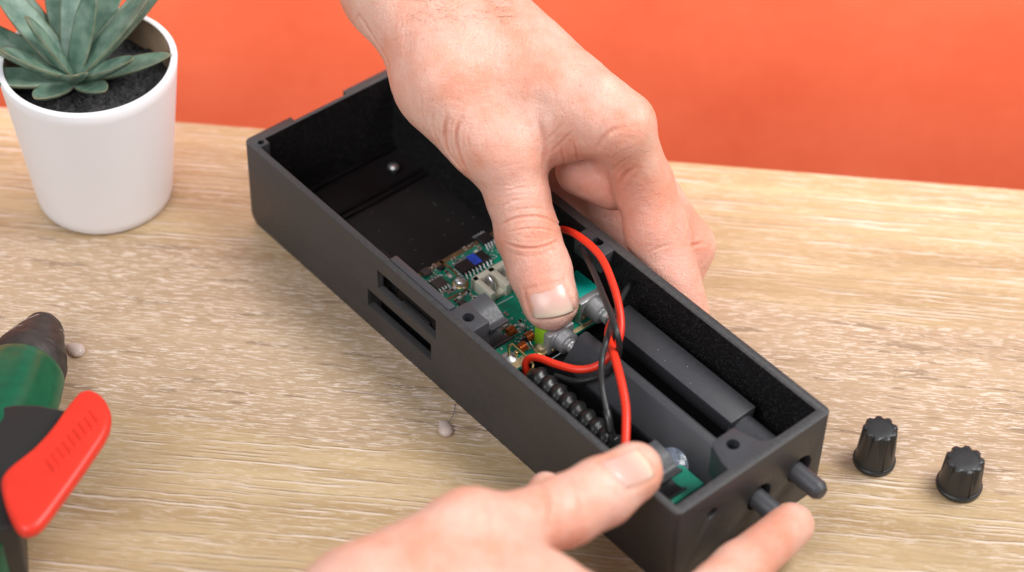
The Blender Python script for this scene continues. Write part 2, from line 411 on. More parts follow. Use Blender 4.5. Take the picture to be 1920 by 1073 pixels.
# ------------------------------------------------------------------ enclosure
def build_enclosure():
    t = thing('project_enclosure', Q(L / 2, WD / 2, 0), 'long open black 3D printed project box holding the green circuit board', 'box')
    tl, tr, tf, tn, fl = 0.30, 0.42, 0.45, 0.42, 0.3
    outer = box_bm((0, 0, 0), (L, WD, H))
    vert = [e for e in outer.edges if abs(e.verts[0].co.z - e.verts[1].co.z) > 1]
    bmesh.ops.bevel(outer, geom=vert, offset=0.28, segments=5, affect='EDGES', profile=0.5)
    cut = []
    cut.append(box_bm((tf, tl, fl), (L - tn, WD - tr, H + 1)))
    cut.append(box_bm((9.08, -1, 2.58), (12.78, tl + .2, 3.62)))
    cut.append(box_bm((8.40, -1, 1.14), (12.48, tl + .2, 2.06)))
    cut.append(box_bm((-1, 2.45, H - 0.28), (0.27, 5.25, H + 1)))       # notch in the far rim
    for b, z, r in ((6.62, 2.12, .62), (4.45, 2.12, .62)): cut.append(cyl_bm((L - .2, b, z), (1, 0, 0), r, 2, 32))
    cut.append(cyl_bm((L, 1.87, 3.12), (1, 0, 0), .27, 2, 24))
    w = bmesh.new()                                                     # cut-away lower far corner
    V, F = prism([(-.2, -1, -.2), (.75, -1, -.2), (-.2, -1, .75)], np.array([0, 0, 0]), np.array([0, WD + 2, 0]))
    vs = [w.verts.new(v) for v in V]
    for f in F: w.faces.new([vs[i] for i in f])
    bmesh.ops.recalc_face_normals(w, faces=w.faces[:]); cut.append(w)
    bm = boolean(outer, cut)
    # inner faces get the darkened case plastic, shade painted into its colour
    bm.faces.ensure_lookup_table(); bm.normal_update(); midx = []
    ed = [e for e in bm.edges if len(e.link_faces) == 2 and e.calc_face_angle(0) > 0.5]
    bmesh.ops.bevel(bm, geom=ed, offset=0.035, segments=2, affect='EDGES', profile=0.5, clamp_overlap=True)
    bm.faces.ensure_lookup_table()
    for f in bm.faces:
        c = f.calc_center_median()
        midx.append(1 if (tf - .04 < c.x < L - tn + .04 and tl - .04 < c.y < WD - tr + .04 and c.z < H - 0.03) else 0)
    o = bm_obj('case_shell', bm, None, QV, t, mats=[M['case'], M['case_shaded']], midx=midx); autosmooth(o, 0.5)
    # ledge strips on the floor of the empty compartment
    qbox('floor_rib', (2.5, tl + .01, fl), (2.66, WD - tr - .01, fl + .14), M['case_shaded'], t, .03)
    qbox('floor_rib', (2.86, tl + .01, fl), (3.0, WD - tr - .01, fl + .14), M['case_shaded'], t, .03)
    qbox('floor_rib', (tf + .01, tl + .01, fl), (0.75, WD - tr - .01, fl + .22), M['case_shaded'], t, .04)
    # lip above the two slots
    qbox('side_lip', (9.55, .26, 3.72), (13.25, .62, H + .05), M['print'], t, .04)
    # dark sheet added to blacken the slot interiors, then window and posts
    qbox('slot_blackout', (8.3, .74, .35), (13.1, .86, 3.7), M['case_shaded'], t, .03)
    qbox('slot_window', (9.9, .60, 1.05), (11.6, .73, 2.15), M['print'], t, .03)
    for a in (8.95, 9.15, 11.95, 12.15): qbox('slot_post', (a, .52, 1.05), (a + .07, .735, 2.15), M['case_shaded'], t, .02)
    # screw bosses
    def boss(lo, hi, hole, r=.24, name='screw_boss'):
        b = boolean(box_bm(lo, hi, .05, 2), [cyl_bm((hole[0], hole[1], hi[2]), (0, 0, 1), r, 2.4, 24)])
        return autosmooth(bm_obj(name, b, M['print'], QV, t), .6)
    boss((13.3, .27, 3.0), (14.72, 1.12, H + .012), (14.02, .62))
    boss((13.12, 6.93, 3.45), (14.78, WD - tr + .05, H + .012), (14.0, 7.42))
    boss((tf - .1, tl - .1, 3.4), (.82, .78, H + .012), (.56, .5), .15)
    # near boss with curved flanks
    pts = [(26.05, 2.75), (26.0, 2.95), (25.55, 3.02), (24.75, 3.3), (24.62, 3.45), (24.62, 4.55), (25.2, 4.68), (25.7, 4.85), (25.92, 5.2), (26.0, 5.8), (26.05, 5.9)]
    V, F = prism([(a, b, 0) for a, b in pts], np.array([0, 0, 2.9]), np.array([0, 0, H + .01]))
    bb = boolean(bevel_mesh(V, F, .04, 2), [cyl_bm((25.2, 3.95, H), (0, 0, 1), .26, 2.4, 24)])
    autosmooth(bm_obj('screw_boss', bb, M['print'], QV, t), .6)
    # spring clips: two curved tongues leaning over the boards
    def clip(a0, b0, b1, z0):
        prof = [(0, 0), (.35, -.03), (.7, -.12), (1.0, -.30), (1.2, -.42), (1.42, -.38), (1.52, -.30)]
        c = catmull([(x, 0, z) for x, z in prof], 4)
        top = [(a0 + p[0], z0 + p[2]) for p in c]; bot = [(a, z - .16) for a, z in top][::-1]
        V, F = prism([(a, 0, z) for a, z in top + bot], np.array([0, b0, 0]), np.array([0, b1, 0]))
        o = bm_obj('clip_tongue', bevel_mesh(V, F, .03, 1, .7), M['print'], QV, t); autosmooth(o, .7)
        prof = [(.9, -.75), (1.1, -1.0), (1.4, -1.12), (1.75, -1.02), (1.95, -.8)]
        c = catmull([(x, 0, z) for x, z in prof], 4)
        top = [(a0 + p[0], z0 + p[2]) for p in c]; bot = [(a, z - .16) for a, z in top][::-1]
        V, F = prism([(a, 0, z) for a, z in top + bot], np.array([0, b0 - .75, 0]), np.array([0, b1 - .15, 0]))
        o = bm_obj('clip_hook', bevel_mesh(V, F, .03, 1, .7), M['case_shaded'], QV, t); autosmooth(o, .7)
    clip(13.3, 1.13, 2.05, H - .06)
    clip(22.9, 1.2, 2.25, H - .5)
    # pads of the clip to the wall
    qbox('clip_base', (22.9, .27, 3.0), (24.0, 1.25, H - .6), M['print'], t, .04)
    # little raised dimples moulded on the right wall
    for a, z in ((15.2, 2.9), (17.3, 2.2)):
        V, F = lathe([(.16, 0), (.16, .05), (.1, .05), (.1, .01)], (a, WD - tr, z), (0, -1, 0), 20); mesh_obj('wall_dimple', QV(V), F, M['case_shaded'], t)
    parts = []
    for q in range(60):
        a, b = RNG.uniform(3.2, 8.3), RNG.uniform(.6, 7.4); zz = fl + .012
        if q > 22: a, b, zz = RNG.uniform(16.5, 24), RNG.uniform(3.6, 7.1), 2.12 + RNG.uniform(.0, .72)
        if q > 44: a, b, zz = RNG.uniform(16, 24), RNG.uniform(.6, 3.3), fl + .012
        if q > 26 and q < 45: continue
        if 22 < q < 45: b = RNG.uniform(5.8, 7.0); zz = PZ + .62 + .715
        V, F = lathe([(.004, -.012), (.016, 0), (.004, .012)], (a, b, zz), (0, 0, 1), 5); parts.append((QV(V), F))
    V, F = merge(parts); tag(mesh_obj('dust', V, F, M['white_part'], t), kind='stuff')
    # screw in the bottom of the empty compartment
    p = ab(738, 318, .5)
    s = thing('loose_screw', Q(p[0], p[1], .3), 'small shiny screw in the empty end of the box', 'screw')
    V, F = lathe([(.10, 0), (.10, .28), (.24, .3), (.25, .38), (.16, .47), (.02, .5)], Q(p[0], p[1], .3), (0, 0, 1), 20); mesh_obj('head', V, F, M['silver'], s)
    return t
PZ = 1.5
build_enclosure()

# ------------------------------------------------------------------ circuit board
PZ = 1.5
def build_board():
    t = thing('circuit_board', Q(11.9, 4, PZ - .16), 'green circuit board with chips and controls fitted inside the black box', 'circuit board')
    a0, a1, b0, b1 = 8.55, 15.27, 0.75, 7.35
    autosmooth(bm_obj('board', box_bm((a0, b0, PZ - .16), (a1, b1, PZ), .02, 1), M['pcb'], QV, t))
    z = PZ + .004
    def strip(pts, w, m, name='ground_trace', h=.012):
        pts = [np.array(p, float) for p in pts]
        for p, q in zip(pts[:-1], pts[1:]):
            d = (q - p) / np.linalg.norm(q - p); n = np.array([-d[1], d[0]]) * w / 2; p2 = p - d * w * .3; q2 = q + d * w * .3
            V, F = prism([(*(p2 + n), 0), (*(p2 - n), 0), (*(q2 - n), 0), (*(q2 + n), 0)], np.array([0, 0, z - .003]), np.array([0, 0, z + h]))
            mesh_obj(name, QV(V), F, m, t, smooth=False)
    def ap(x, y): return ab(x, y, PZ)[:2]
    strip([(a0 + .12, b0), (a0 + .12, b1)], .24, M['brown'])
    strip([ap(825, 490), ap(845, 503), ap(868, 527), ap(876, 536), ap(872, 546), ap(838, 562)], .13, M['brown'])
    strip([(a1 - .1, 2.9), (a1 - .1, b1)], .2, M['gold'])
    strip([(a1 - .22, 1.7), (a1 - .22, 2.7)], .4, M['gold'], 'gold_pad')
    strip([ap(878, 545), ap(884, 553), ap(922, 573), ap(932, 572), ap(962, 556)], .035, M['white_print'], 'silkscreen_line')
    strip([ap(855, 507), ap(866, 518), ap(870, 519)], .035, M['white_print'], 'silkscreen_line')
    strip([ap(1002, 652), ap(1030, 676), ap(1062, 656)], .05, M['white_print'], 'silkscreen_line')
    strip([ap(1078, 600), ap(1096, 612), ap(1135, 590)], .05, M['white_print'], 'silkscreen_line')
    for q in range(5):
        V, F = lathe([(.02, 0), (.02, .003)], Q(a1 - .22 + (.1 if q % 2 else -.1), 1.8 + q * .2, z + .013), (0, 0, 1), 8); mesh_obj('via', V, F, M['chip'], t)
    # generic shapes
    ea, eb, ez = EA, EB, np.array([0, 0, 1.0])
    def chip(px, py, da, db, h, m, pins=0, sides=2, name='chip'):
        a, b = ap(px, py)
        o = qbox(name, (a - da / 2, b - db / 2, PZ + .05), (a + da / 2, b + db / 2, PZ + .05 + h), m, t, .03, 1)
        for k in range(pins):
            bb = b - db / 2 + db * (k + .5) / pins
            for s in ((1, -1) if sides == 2 else (1,)):
                e = a + s * da / 2
                P = [(e - s * .02, bb, PZ + .05 + h * .6), (e + s * .09, bb, PZ + .05 + h * .55), (e + s * .12, bb, PZ + .04), (e + s * .24, bb, PZ + .035)]
                V, F = tube(QV(np.array(P)), .042, 6)
                q = mesh_obj('pin', V - 0, F, M['silver'], o)
        return o
    ic = chip(886, 498, .62, 1.5, .22, M['chip'], 8)
    p = ap(890, 494)
    qbox('ink_mark', (p[0] - .31, p[1] - .24, PZ + .262), (p[0] + .31, p[1] + .17, PZ + .279), M['blue'], t, .005, 1)
    chip(909, 453, .55, .6, .2, M['chip'], 4)
    chip(799, 514, .42, .42, .12, M['chip2'], 0)
    chip(823, 535, .55, .6, .14, M['chip2'], 4)
    chip(827, 506, .2, .32, .14, M['chip'], 0)
    chip(866, 571, .25, .34, .12, M['chip2'], 0)
    chip(985, 642, .24, .3, .14, M['chip'], 2)
    # surface mount pieces: three shared shapes
    def smd_mesh(kind):
        la, lb, h = .125, .07, .08
        parts = []; mi = []
        def add(lo, hi, k):
            bm = box_bm(lo, hi, .012, 1); bm.verts.index_update(); V = np.array([v.co[:] for v in bm.verts]); F = [tuple(v.index for v in f.verts) for f in bm.faces]; bm.free()
            parts.append((V, F)); mi.extend([k] * len(F))
        if kind == 'solder_joint':
            V, F = lathe([(.085, 0), (.08, .03), (.06, .06), (.025, .075), (.005, .08)], (0, 0, 0), (0, 0, 1), 8); parts.append((V, F)); mi.extend([0] * len(F)); mats = [M['silver']]
        else:
            add((-la, -lb, 0), (-la * .55, lb, h), 0); add((la * .55, -lb, 0), (la, lb, h), 0); add((-la * .56, -lb * .93, .004), (la * .56, lb * .93, h * 1.06), 1)
            mats = [M['silver'], {'chip_resistor': M['chip'], 'chip_capacitor': M['tan'], 'chip_diode': M['white_part']}[kind]]
        V, F = merge(parts); me = bpy.data.meshes.new(kind); me.from_pydata(V.tolist(), [], F); me.update()
        for m in mats: me.materials.append(m)
        me.polygons.foreach_set('material_index', np.array(mi, dtype=np.int32)); return me
    KM = {k: smd_mesh(k) for k in ('chip_resistor', 'chip_capacitor', 'chip_diode', 'solder_joint')}
    tb = BASE[t.name]
    def smd(kind, px, py, rot=None, sc=1.0):
        p = at(px, py, PZ) + [0, 0, .004]; o = bpy.data.objects.new(kind, KM[kind]); COL.objects.link(o); o.parent = t
        o.location = Vector(p - tb); o.rotation_euler.z = YAW + (rot if rot is not None else random.choice((0, 1)) * math.pi / 2); o.scale = (sc,) * 3
    res = [(815, 500), (806, 508), (819, 519), (838, 512), (844, 520), (833, 548), (838, 545), (843, 550), (848, 546), (853, 542),
           (850, 487), (858, 492), (864, 490), (876, 485), (893, 473), (899, 466), (888, 460), (872, 468), (855, 566), (861, 560), (869, 556), (878, 548), (884, 556), (890, 562),
           (936, 600), (928, 608), (936, 590), (949, 590), (975, 603), (966, 612), (979, 616), (985, 622), (943, 618), (1000, 632), (973, 660), (1001, 655)]
    for i, (x, y) in enumerate(res):
        smd(('chip_capacitor', 'chip_resistor', 'chip_capacitor', 'chip_resistor', 'chip_diode')[i % 5], x, y, sc=random.uniform(.8, 1.05))
    jit = [(810, 503), (813, 512), (829, 517), (850, 494), (868, 481), (903, 472), (911, 477), (916, 470), (924, 466), (921, 479), (880, 462), (896, 447), (918, 445), (925, 447), (931, 470),
           (858, 575), (864, 565), (874, 551), (886, 570), (893, 556), (897, 563), (905, 571), (941, 605), (932, 597), (960, 598), (972, 621), (990, 615), (968, 634), (1003, 640), (950, 640), (966, 650), (940, 655), (930, 585), (912, 486)]
    for q in range(70):
        x = RNG.uniform(800, 935); y = 505 - (x - 800) * .30 + RNG.uniform(0, 75); jit.append((x, y))
    for q in range(26): jit.append((RNG.uniform(925, 1000), RNG.uniform(585, 645)))
    for x, y in jit: smd('solder_joint', x, y, 0, random.uniform(.4, .8))
    smd('chip_diode', 889, 567, 0, 1.2); smd('chip_diode', 947, 612, 1.2, 1.1); smd('chip_diode', 979, 612, .3, 1.2)
    # three little copper coils
    for (x, y) in ((958, 628), (992, 638), (979, 658)):
        c = ab(x, y, PZ)
        th = np.linspace(0, 5 * 2 * math.pi, 100)
        P = np.c_[c[0] + .17 * np.cos(th), c[1] - .18 + .36 * th / th[-1], PZ + .22 + .17 * np.sin(th)]
        V, F = tube(QV(P), .036, 6); o = mesh_obj('copper_coil', V, F, M['copper'], t)
        for s in (-1, 1):
            V, F = lathe([(.11, 0), (.1, .06), (.06, .11), (.01, .12)], Q(c[0] + s * .06, c[1] + s * .26, PZ), (0, 0, 1), 10); mesh_obj('solder_joint', V, F, M['silver'], t)
    # board screws
    for (x, y, m) in ((863, 532, M['silver']), (1016, 655, M['gold'])):
        c = ab(x, y, PZ); o_ = Q(c[0], c[1], PZ + .01)
        V, F = lathe([(.34, 0), (.34, .03), (.2, .031)], o_, (0, 0, 1), 24); mesh_obj('washer', V, F, M['brass'], t)
        V, F = lathe([(.23, .03), (.25, .08), (.25, .14), (.2, .21), (.1, .25), (.01, .26)], o_, (0, 0, 1), 24); s = mesh_obj('screw_head', V, F, m, t)
        for r in (0, math.pi / 2):
            d = np.array([math.cos(r), math.sin(r), 0]) * .14; n = np.array([-math.sin(r), math.cos(r), 0]) * .03
            V, F = prism([o_ + d + n, o_ + d - n, o_ - d - n, o_ - d + n], np.array([0, 0, .2]), np.array([0, 0, .275])); mesh_obj('cross_slot', V, F, M['steel'], s, smooth=False)
    # cream connector with two bent blades
    ca, cb, ch = 10.62, 3.62, .62
    la, lb = 1.28, 2.0
    z0, z1 = PZ + .01, PZ + ch
    pcs = []
    for lo, hi in (((ca, cb, z0), (ca + .28, cb + lb, z1)), ((ca + .02, cb, z0), (ca + la, cb + .26, z1)), ((ca + .02, cb + .82, z0), (ca + la, cb + 1.12, z1)),
                   ((ca + .02, cb + 1.7, z0), (ca + la, cb + lb, z1)), ((ca + .1, cb + .1, z0), (ca + la - .12, cb + lb - .1, PZ + .2))):
        bm = box_bm(lo, hi, .03, 2); bm.verts.index_update(); pcs.append((np.array([v.co[:] for v in bm.verts]), [tuple(v.index for v in f.verts) for f in bm.faces])); bm.free()
    V, F = merge(pcs); o = autosmooth(mesh_obj('connector', QV(V), F, M['cream'], t), .6)
    for bb in (cb + .54, cb + 1.4):
        P = catmull([(ca + .42, bb, PZ + .15), (ca + .44, bb, PZ + .6), (ca + .56, bb, PZ + .72), (ca + .76, bb, PZ + .55), (ca + .85, bb, PZ + .25)], 6)
        V, F = tube(QV(P), .10, 8); mesh_obj('contact_blade', V, F, M['silver'], o)
    # solder pad and bent brass antenna pin
    c = ab(955, 671, PZ)
    V, F = lathe([(.34, 0), (.32, .04), (.2, .08), (.08, .14), (.02, .15)], Q(c[0], c[1], PZ), (0, 0, 1), 20); mesh_obj('solder_pad', V, F, M['steel'], t)
    V, F = lathe([(.07, 0), (.07, .3), (.05, .33)], Q(c[0] + .15, c[1] + .22, PZ), (0, 0, 1), 10); mesh_obj('pin', V, F, M['brass'], t)
    P = [at(954, 670, PZ + .05), at(954, 650, PZ + .75), at(960, 645, PZ + .85), at(990, 672, PZ + .85), at(1000, 683, PZ + .82), at(999, 690, PZ + .75), at(989, 702, PZ + .4), at(993, 711, PZ + .3)]
    PP = []
    for i in range(len(P) - 1): PP += [P[i] + (P[i + 1] - P[i]) * s for s in (0.0, .25, .5, .75)]
    PP = np.array(PP + [P[-1]])
    V, F = tube(PP, .052, 8); mesh_obj('brass_lead', V, F, M['brass'], t)
    # two potentiometers
    for b, a0_, a1_, tl_, cover in ((4.22, 14.6, 15.2, 7, M['lime']), (6.42, 13.3, 14.62, 7, M['teal'])):
        o = qbox('potentiometer', (a0_, b - .62, PZ + .02), (a1_, b + .62, PZ + 1.02), cover, t, .03)
        qbox('bracket', (a1_ - .02, b - .66, PZ + .02), (a1_ + .33, b + .66, PZ + 1.05), M['steel'], o, .04)
        pr = [(.50, 0), (.50, .05)]
        n_ = 5 if a1_ > 15 else 7
        for i in range(n_): pr += [(.42, .06 + i * .09), (.485, .105 + i * .09)]
        pr += [(.40, .07 + n_ * .09), (.30, .09 + n_ * .09)]
        V, F = lathe(pr, (a1_ + .31, b, PZ + .62), (1, 0, 0), 28); autosmooth(mesh_obj('threaded_bush', QV(V), F, M['steel'], o), .5)
        V, F = lathe([(.29, 0), (.29, 16.4 - a1_ - .8), (.26, 16.45 - a1_ - .8)], (a1_ + .8, b, PZ + .62), (1, 0, 0), 24); mesh_obj('shaft', QV(V), F, M['silver'], o)
        V, F = lathe([(.09, 0), (.09, .03), (.04, .04)], (a1_ + .33, b - .42, PZ + .2), (1, 0, 0), 12); mesh_obj('rivet', QV(V), F, M['brass'], o)
build_board()

# ------------------------------------------------------------------ knob shaft extensions
def build_shafts():
    zc = PZ + .62
    for b, pts, a1, lab in (
        (6.42, [(-.30, -.55), (-.66, .62), (-.66, .70), (.66, .72), (.66, .6), (.4, -.55)], 23.5, 'flat topped dark grey shaft extension beside the right inner wall of the box'),
        (4.35, [(-.80, -.60), (-.84, -.35), (.02, .70), (.34, .74), (.55, .55), (.6, -.6)], 25.6, 'slanted dark grey shaft extension running under the twisted wires')):
        t = thing('shaft_extension', Q(20, b, zc - .6), lab, 'shaft')
        V, F = prism([(0, b + x, zc + y) for x, y in pts], np.array([16.35, 0, 0]), np.array([a1, 0, 0]))
        autosmooth(bm_obj('coupling_bar', bevel_mesh(V, F, .04, 2), M['print'], QV, t))
        bb = b + .12
        if b < 5:
            for a_, w_ in ((18.1, .25), (18.5, .30), (19.0, .25), (19.1, .42), (19.6, .8), (20.0, .86)):
                V, F = lathe([(.05, -.01), (.05, .02), (.02, .04)], (a_, b + .02 - .86 * w_, zc + .70 - 1.05 * w_), (0, -.77, .63), 8); mesh_obj('dimple', QV(V), F, M['print'], t)
        V, F = lathe([(.62, 0), (.62, 26.0 - a1 + .2)], (a1 - .2, b, zc - .1), (1, 0, 0), 32); autosmooth(mesh_obj('collar', QV(V), F, M['print'], t))
        V, F = lathe([(.40, 0), (.40, 1.62), (.38, 1.68), (.26, 1.86), (.2, 1.87)], (25.9, bb - .1, zc - .05), (1, 0, 0), 28); autosmooth(mesh_obj('knob_stem', QV(V), F, M['print'], t))
build_shafts()

# ------------------------------------------------------------------ wires, antenna, small parts in the box
def wire(name, pts, r, m, label, group=None, cat='wire', n=10):
    P = catmull([at(x, y, z) for x, y, z in pts], n)
    V, F = tube(P, r, 14); o = mesh_obj(name, V, F, m, base=P[0])
    return tag(o, label, cat, group)
wire('red_wire', [(1040, 440, 2.4), (1052, 430, 3.6), (1085, 443, 4.6), (1125, 480, 4.9), (1150, 535, 4.8), (1163, 590, 4.5), (1162, 632, 4.1), (1146, 663, 3.6), (1120, 686, 3.2), (1085, 693, 3.0), (1045, 684, 2.8), (1012, 672, 2.6), (994, 672, 2.4), (985, 684, 2.1), (990, 703, 1.7)],
     .155, M['red_wire'], 'red wire arching from under the thumb and looping back to the brass lead')
wire('red_wire', [(1150, 600, 3.4), (1142, 618, 3.7), (1142, 640, 3.9), (1152, 668, 4.1), (1164, 712, 4.1), (1173, 760, 3.9), (1174, 800, 3.7), (1172, 850, 3.3)],
     .17, M['red_wire'], 'straight red wire running down from the twist to the lower thumb')
wire('black_wire', [(1052, 420, 2.2), (1072, 430, 3.0), (1090, 465, 4.0), (1112, 508, 4.6), (1132, 556, 4.9), (1147, 594, 5.0), (1157, 626, 4.9), (1161, 655, 4.2), (1150, 690, 3.0), (1120, 707, 2.4), (1080, 715, 2.0), (1040, 705, 1.7)],
     .125, M['black_wire'], 'black wire arching from under the thumb beside the red one')
wire('black_wire', [(1184, 530, 3.4), (1168, 554, 3.7), (1150, 598, 4.0), (1138, 636, 4.5), (1128, 680, 4.1), (1129, 725, 4.0), (1136, 762, 3.7), (1142, 790, 3.4), (1147, 830, 2.8)],
     .12, M['black_wire'], 'thin black wire hanging down to a sleeved end near the coiled aerial')
P = catmull([at(1137, 770, 3.64), at(1140, 785, 3.5), (at(1144, 812, 3.1))], 8)
V, F = tube(P, .165, 14); tag(mesh_obj('heat_shrink_sleeve', V, F, M['rubber']), 'dark shrink sleeve around the end of the thin black wire', 'sleeve')
def build_antenna():
    A = np.array(Q(16.25, 2.05, 2.05)); B = np.array(Q(21.3, 1.95, 2.05)); n = 200
    P = np.array([A + (B - A) * i / (n - 1) for i in range(n)])
    turns = 9.0
    def rf(i, a):
        s = i / (n - 1); end = min(1, s / .03, (1 - s) / .03)
        w = 0.5 + 0.5 * math.cos(2 * math.pi * turns * s - a)
        return (.43 + .12 * w ** 0.7) * (.35 + .65 * math.sqrt(end))
    V, F = tube(P, .5, 28, True, rf)
    tag(mesh_obj('coiled_aerial', V, F, M['rubber']), 'black rubber covered coil aerial lying along the left inner wall', 'antenna')
    # little tinned joint where the brass lead meets it
    t = at(999, 713, PZ + .35)
    V, F = lathe([(.04, -.2), (.12, -.12), (.14, 0), (.10, .14), (.02, .2)], t, EA, 14); tag(mesh_obj('solder_joint', V, F, M['silver']), 'shiny solder joint between brass lead and coiled aerial', 'solder')
build_antenna()
def build_small_board():
    c0, c1, c2 = ab(1320, 910, 2.0), ab(1262, 940, 2.0), ab(1283, 868, 2.0)
    zz = 2.0
    t = thing('small_circuit_board', Q(23.9, 2.5, zz - .15), 'small bare green circuit board clipped into the near corner of the box', 'circuit board')
    autosmooth(bm_obj('board', box_bm((22.2, .9, zz - .15), (24.55, 3.4, zz), .02, 1), M['pcb'], QV, t))
    for i in range(6):
        p = [(23.6 + .14 * i, 1.3 + .1 * i, zz + .006), (24.2 + .06 * i, 1.25 + .13 * i, zz + .006)]
        V, F = tube(QV(np.array(p)), .014, 5); mesh_obj('solder_trace', V, F, M['silver'], t)
    def blob(name, c, r, label, m, flat=.45, stretch=(1, 1)):
        n1, n2 = 24, 14; V = []; F = []
        for i in range(n2):
            ph = (i + .02) / (n2 - 1) * math.pi * .5
            for j in range(n1):
                th = 2 * math.pi * j / n1; k = 1 + .08 * math.sin(3 * th + r * 9) + .05 * math.sin(5 * th)
                V.append(np.array(c) + np.array([r * stretch[0] * k * math.cos(ph) * math.cos(th), r * stretch[1] * k * math.cos(ph) * math.sin(th), r * flat * math.sin(ph)]))
        for i in range(n2 - 1):
            for j in range(n1): F.append((i * n1 + j, i * n1 + (j + 1) % n1, (i + 1) * n1 + (j + 1) % n1, (i + 1) * n1 + j))
        F.append(tuple((n2 - 1) * n1 + j for j in range(n1))); F.append(tuple(range(n1))[::-1])
        return tag(mesh_obj(name, V, F, m), label, 'glue')
    blob('glue_lump', Q(22.9, 3.55, zz - .4), .75, 'bluish clear glue lump behind the small green board', M['glue_dark'], .7)
    blob('glue_lump', Q(20.9, 2.9, .3), .8, 'glossy clear glue lump at the foot of the long red wire', M['glue_dark'], .9)
    blob('glue_lump', Q(16.6, 3.0, .3), .9, 'dark glossy glue smear below the coiled aerial and red loop', M['rubber'], .8)
build_small_board()

# ------------------------------------------------------------------ knobs on the table
def build_knob(px, py, r0, r1, h, rot, label, tilt=(0, 0)):
    c = at(px, py, 0); t = thing('control_knob', c, label, 'knob', 'control knobs on the table')
    nf = 9
    ax = np.array([tilt[0], tilt[1], 1.0]); ax /= np.linalg.norm(ax)
    V, F = lathe([(r0 * 1.0, 0.02), (r0 * 1.04, .07), (r0 * 1.05, .22), (r0 * 1.0, .27), (r0 * .97, .275)], c, ax, 60); autosmooth(mesh_obj('base_ring', V, F, M['knob'], t))
    prof = []; hs = np.linspace(.26, h, 22)
    for q in hs: prof.append((r0 * .97 + (r1 - r0 * .97) * ((q - .26) / (h - .26)), q))
    prof += [(r1 * .97, h + .03), (r1 * .90, h + .05), (r1 * .74, h + .055), (r1 * .72, h + .035), (r1 * .69, h + .04), (r1 * .3, h + .045), (.005, h + .045)]
    n = len(hs)
    def rf(i, a):
        s = (prof[min(i, n - 1)][1] - .26) / (h - .26) if i < n else 1.0
        d = max(0.0, (s - .30) / .70)
        w = abs((((a + rot) * nf / (2 * math.pi)) % 1.0) - .5) * 2      # 0 at flute centre .. 1 at rib
        fl = max(0.0, 1 - (w / (.12 + .5 * d)) ** 2) if d > 0 else 0.0
        k = 1 - .16 * (d ** .8) * fl
        return k if i < n + 2 else 1.0
    V, F = lathe(prof, c, ax, 144, rf); autosmooth(mesh_obj('grip', V, F, M['knob'], t), .8)
    a = -rot + math.pi * .5
    d = np.array([math.cos(-1.25), math.sin(-1.25), 0])
    V, F = tube(np.array([c + d * (r0 * .985) + ax * .3, c + d * (r1 * 1.0) + ax * h, c + d * (r1 * .94) + ax * (h + .045), c + d * (r1 * .72) + ax * (h + .055)]), .025, 6); mesh_obj('pointer_line', V, F, M['knob'], t)
build_knob(1638, 866, .80, .68, 1.92, .15, 'taller slimmer ribbed black knob standing on the table nearer the box', (-.0, .0))
build_knob(1797, 912, .86, .75, 1.55, .4, 'shorter wider ribbed black knob standing on the table')

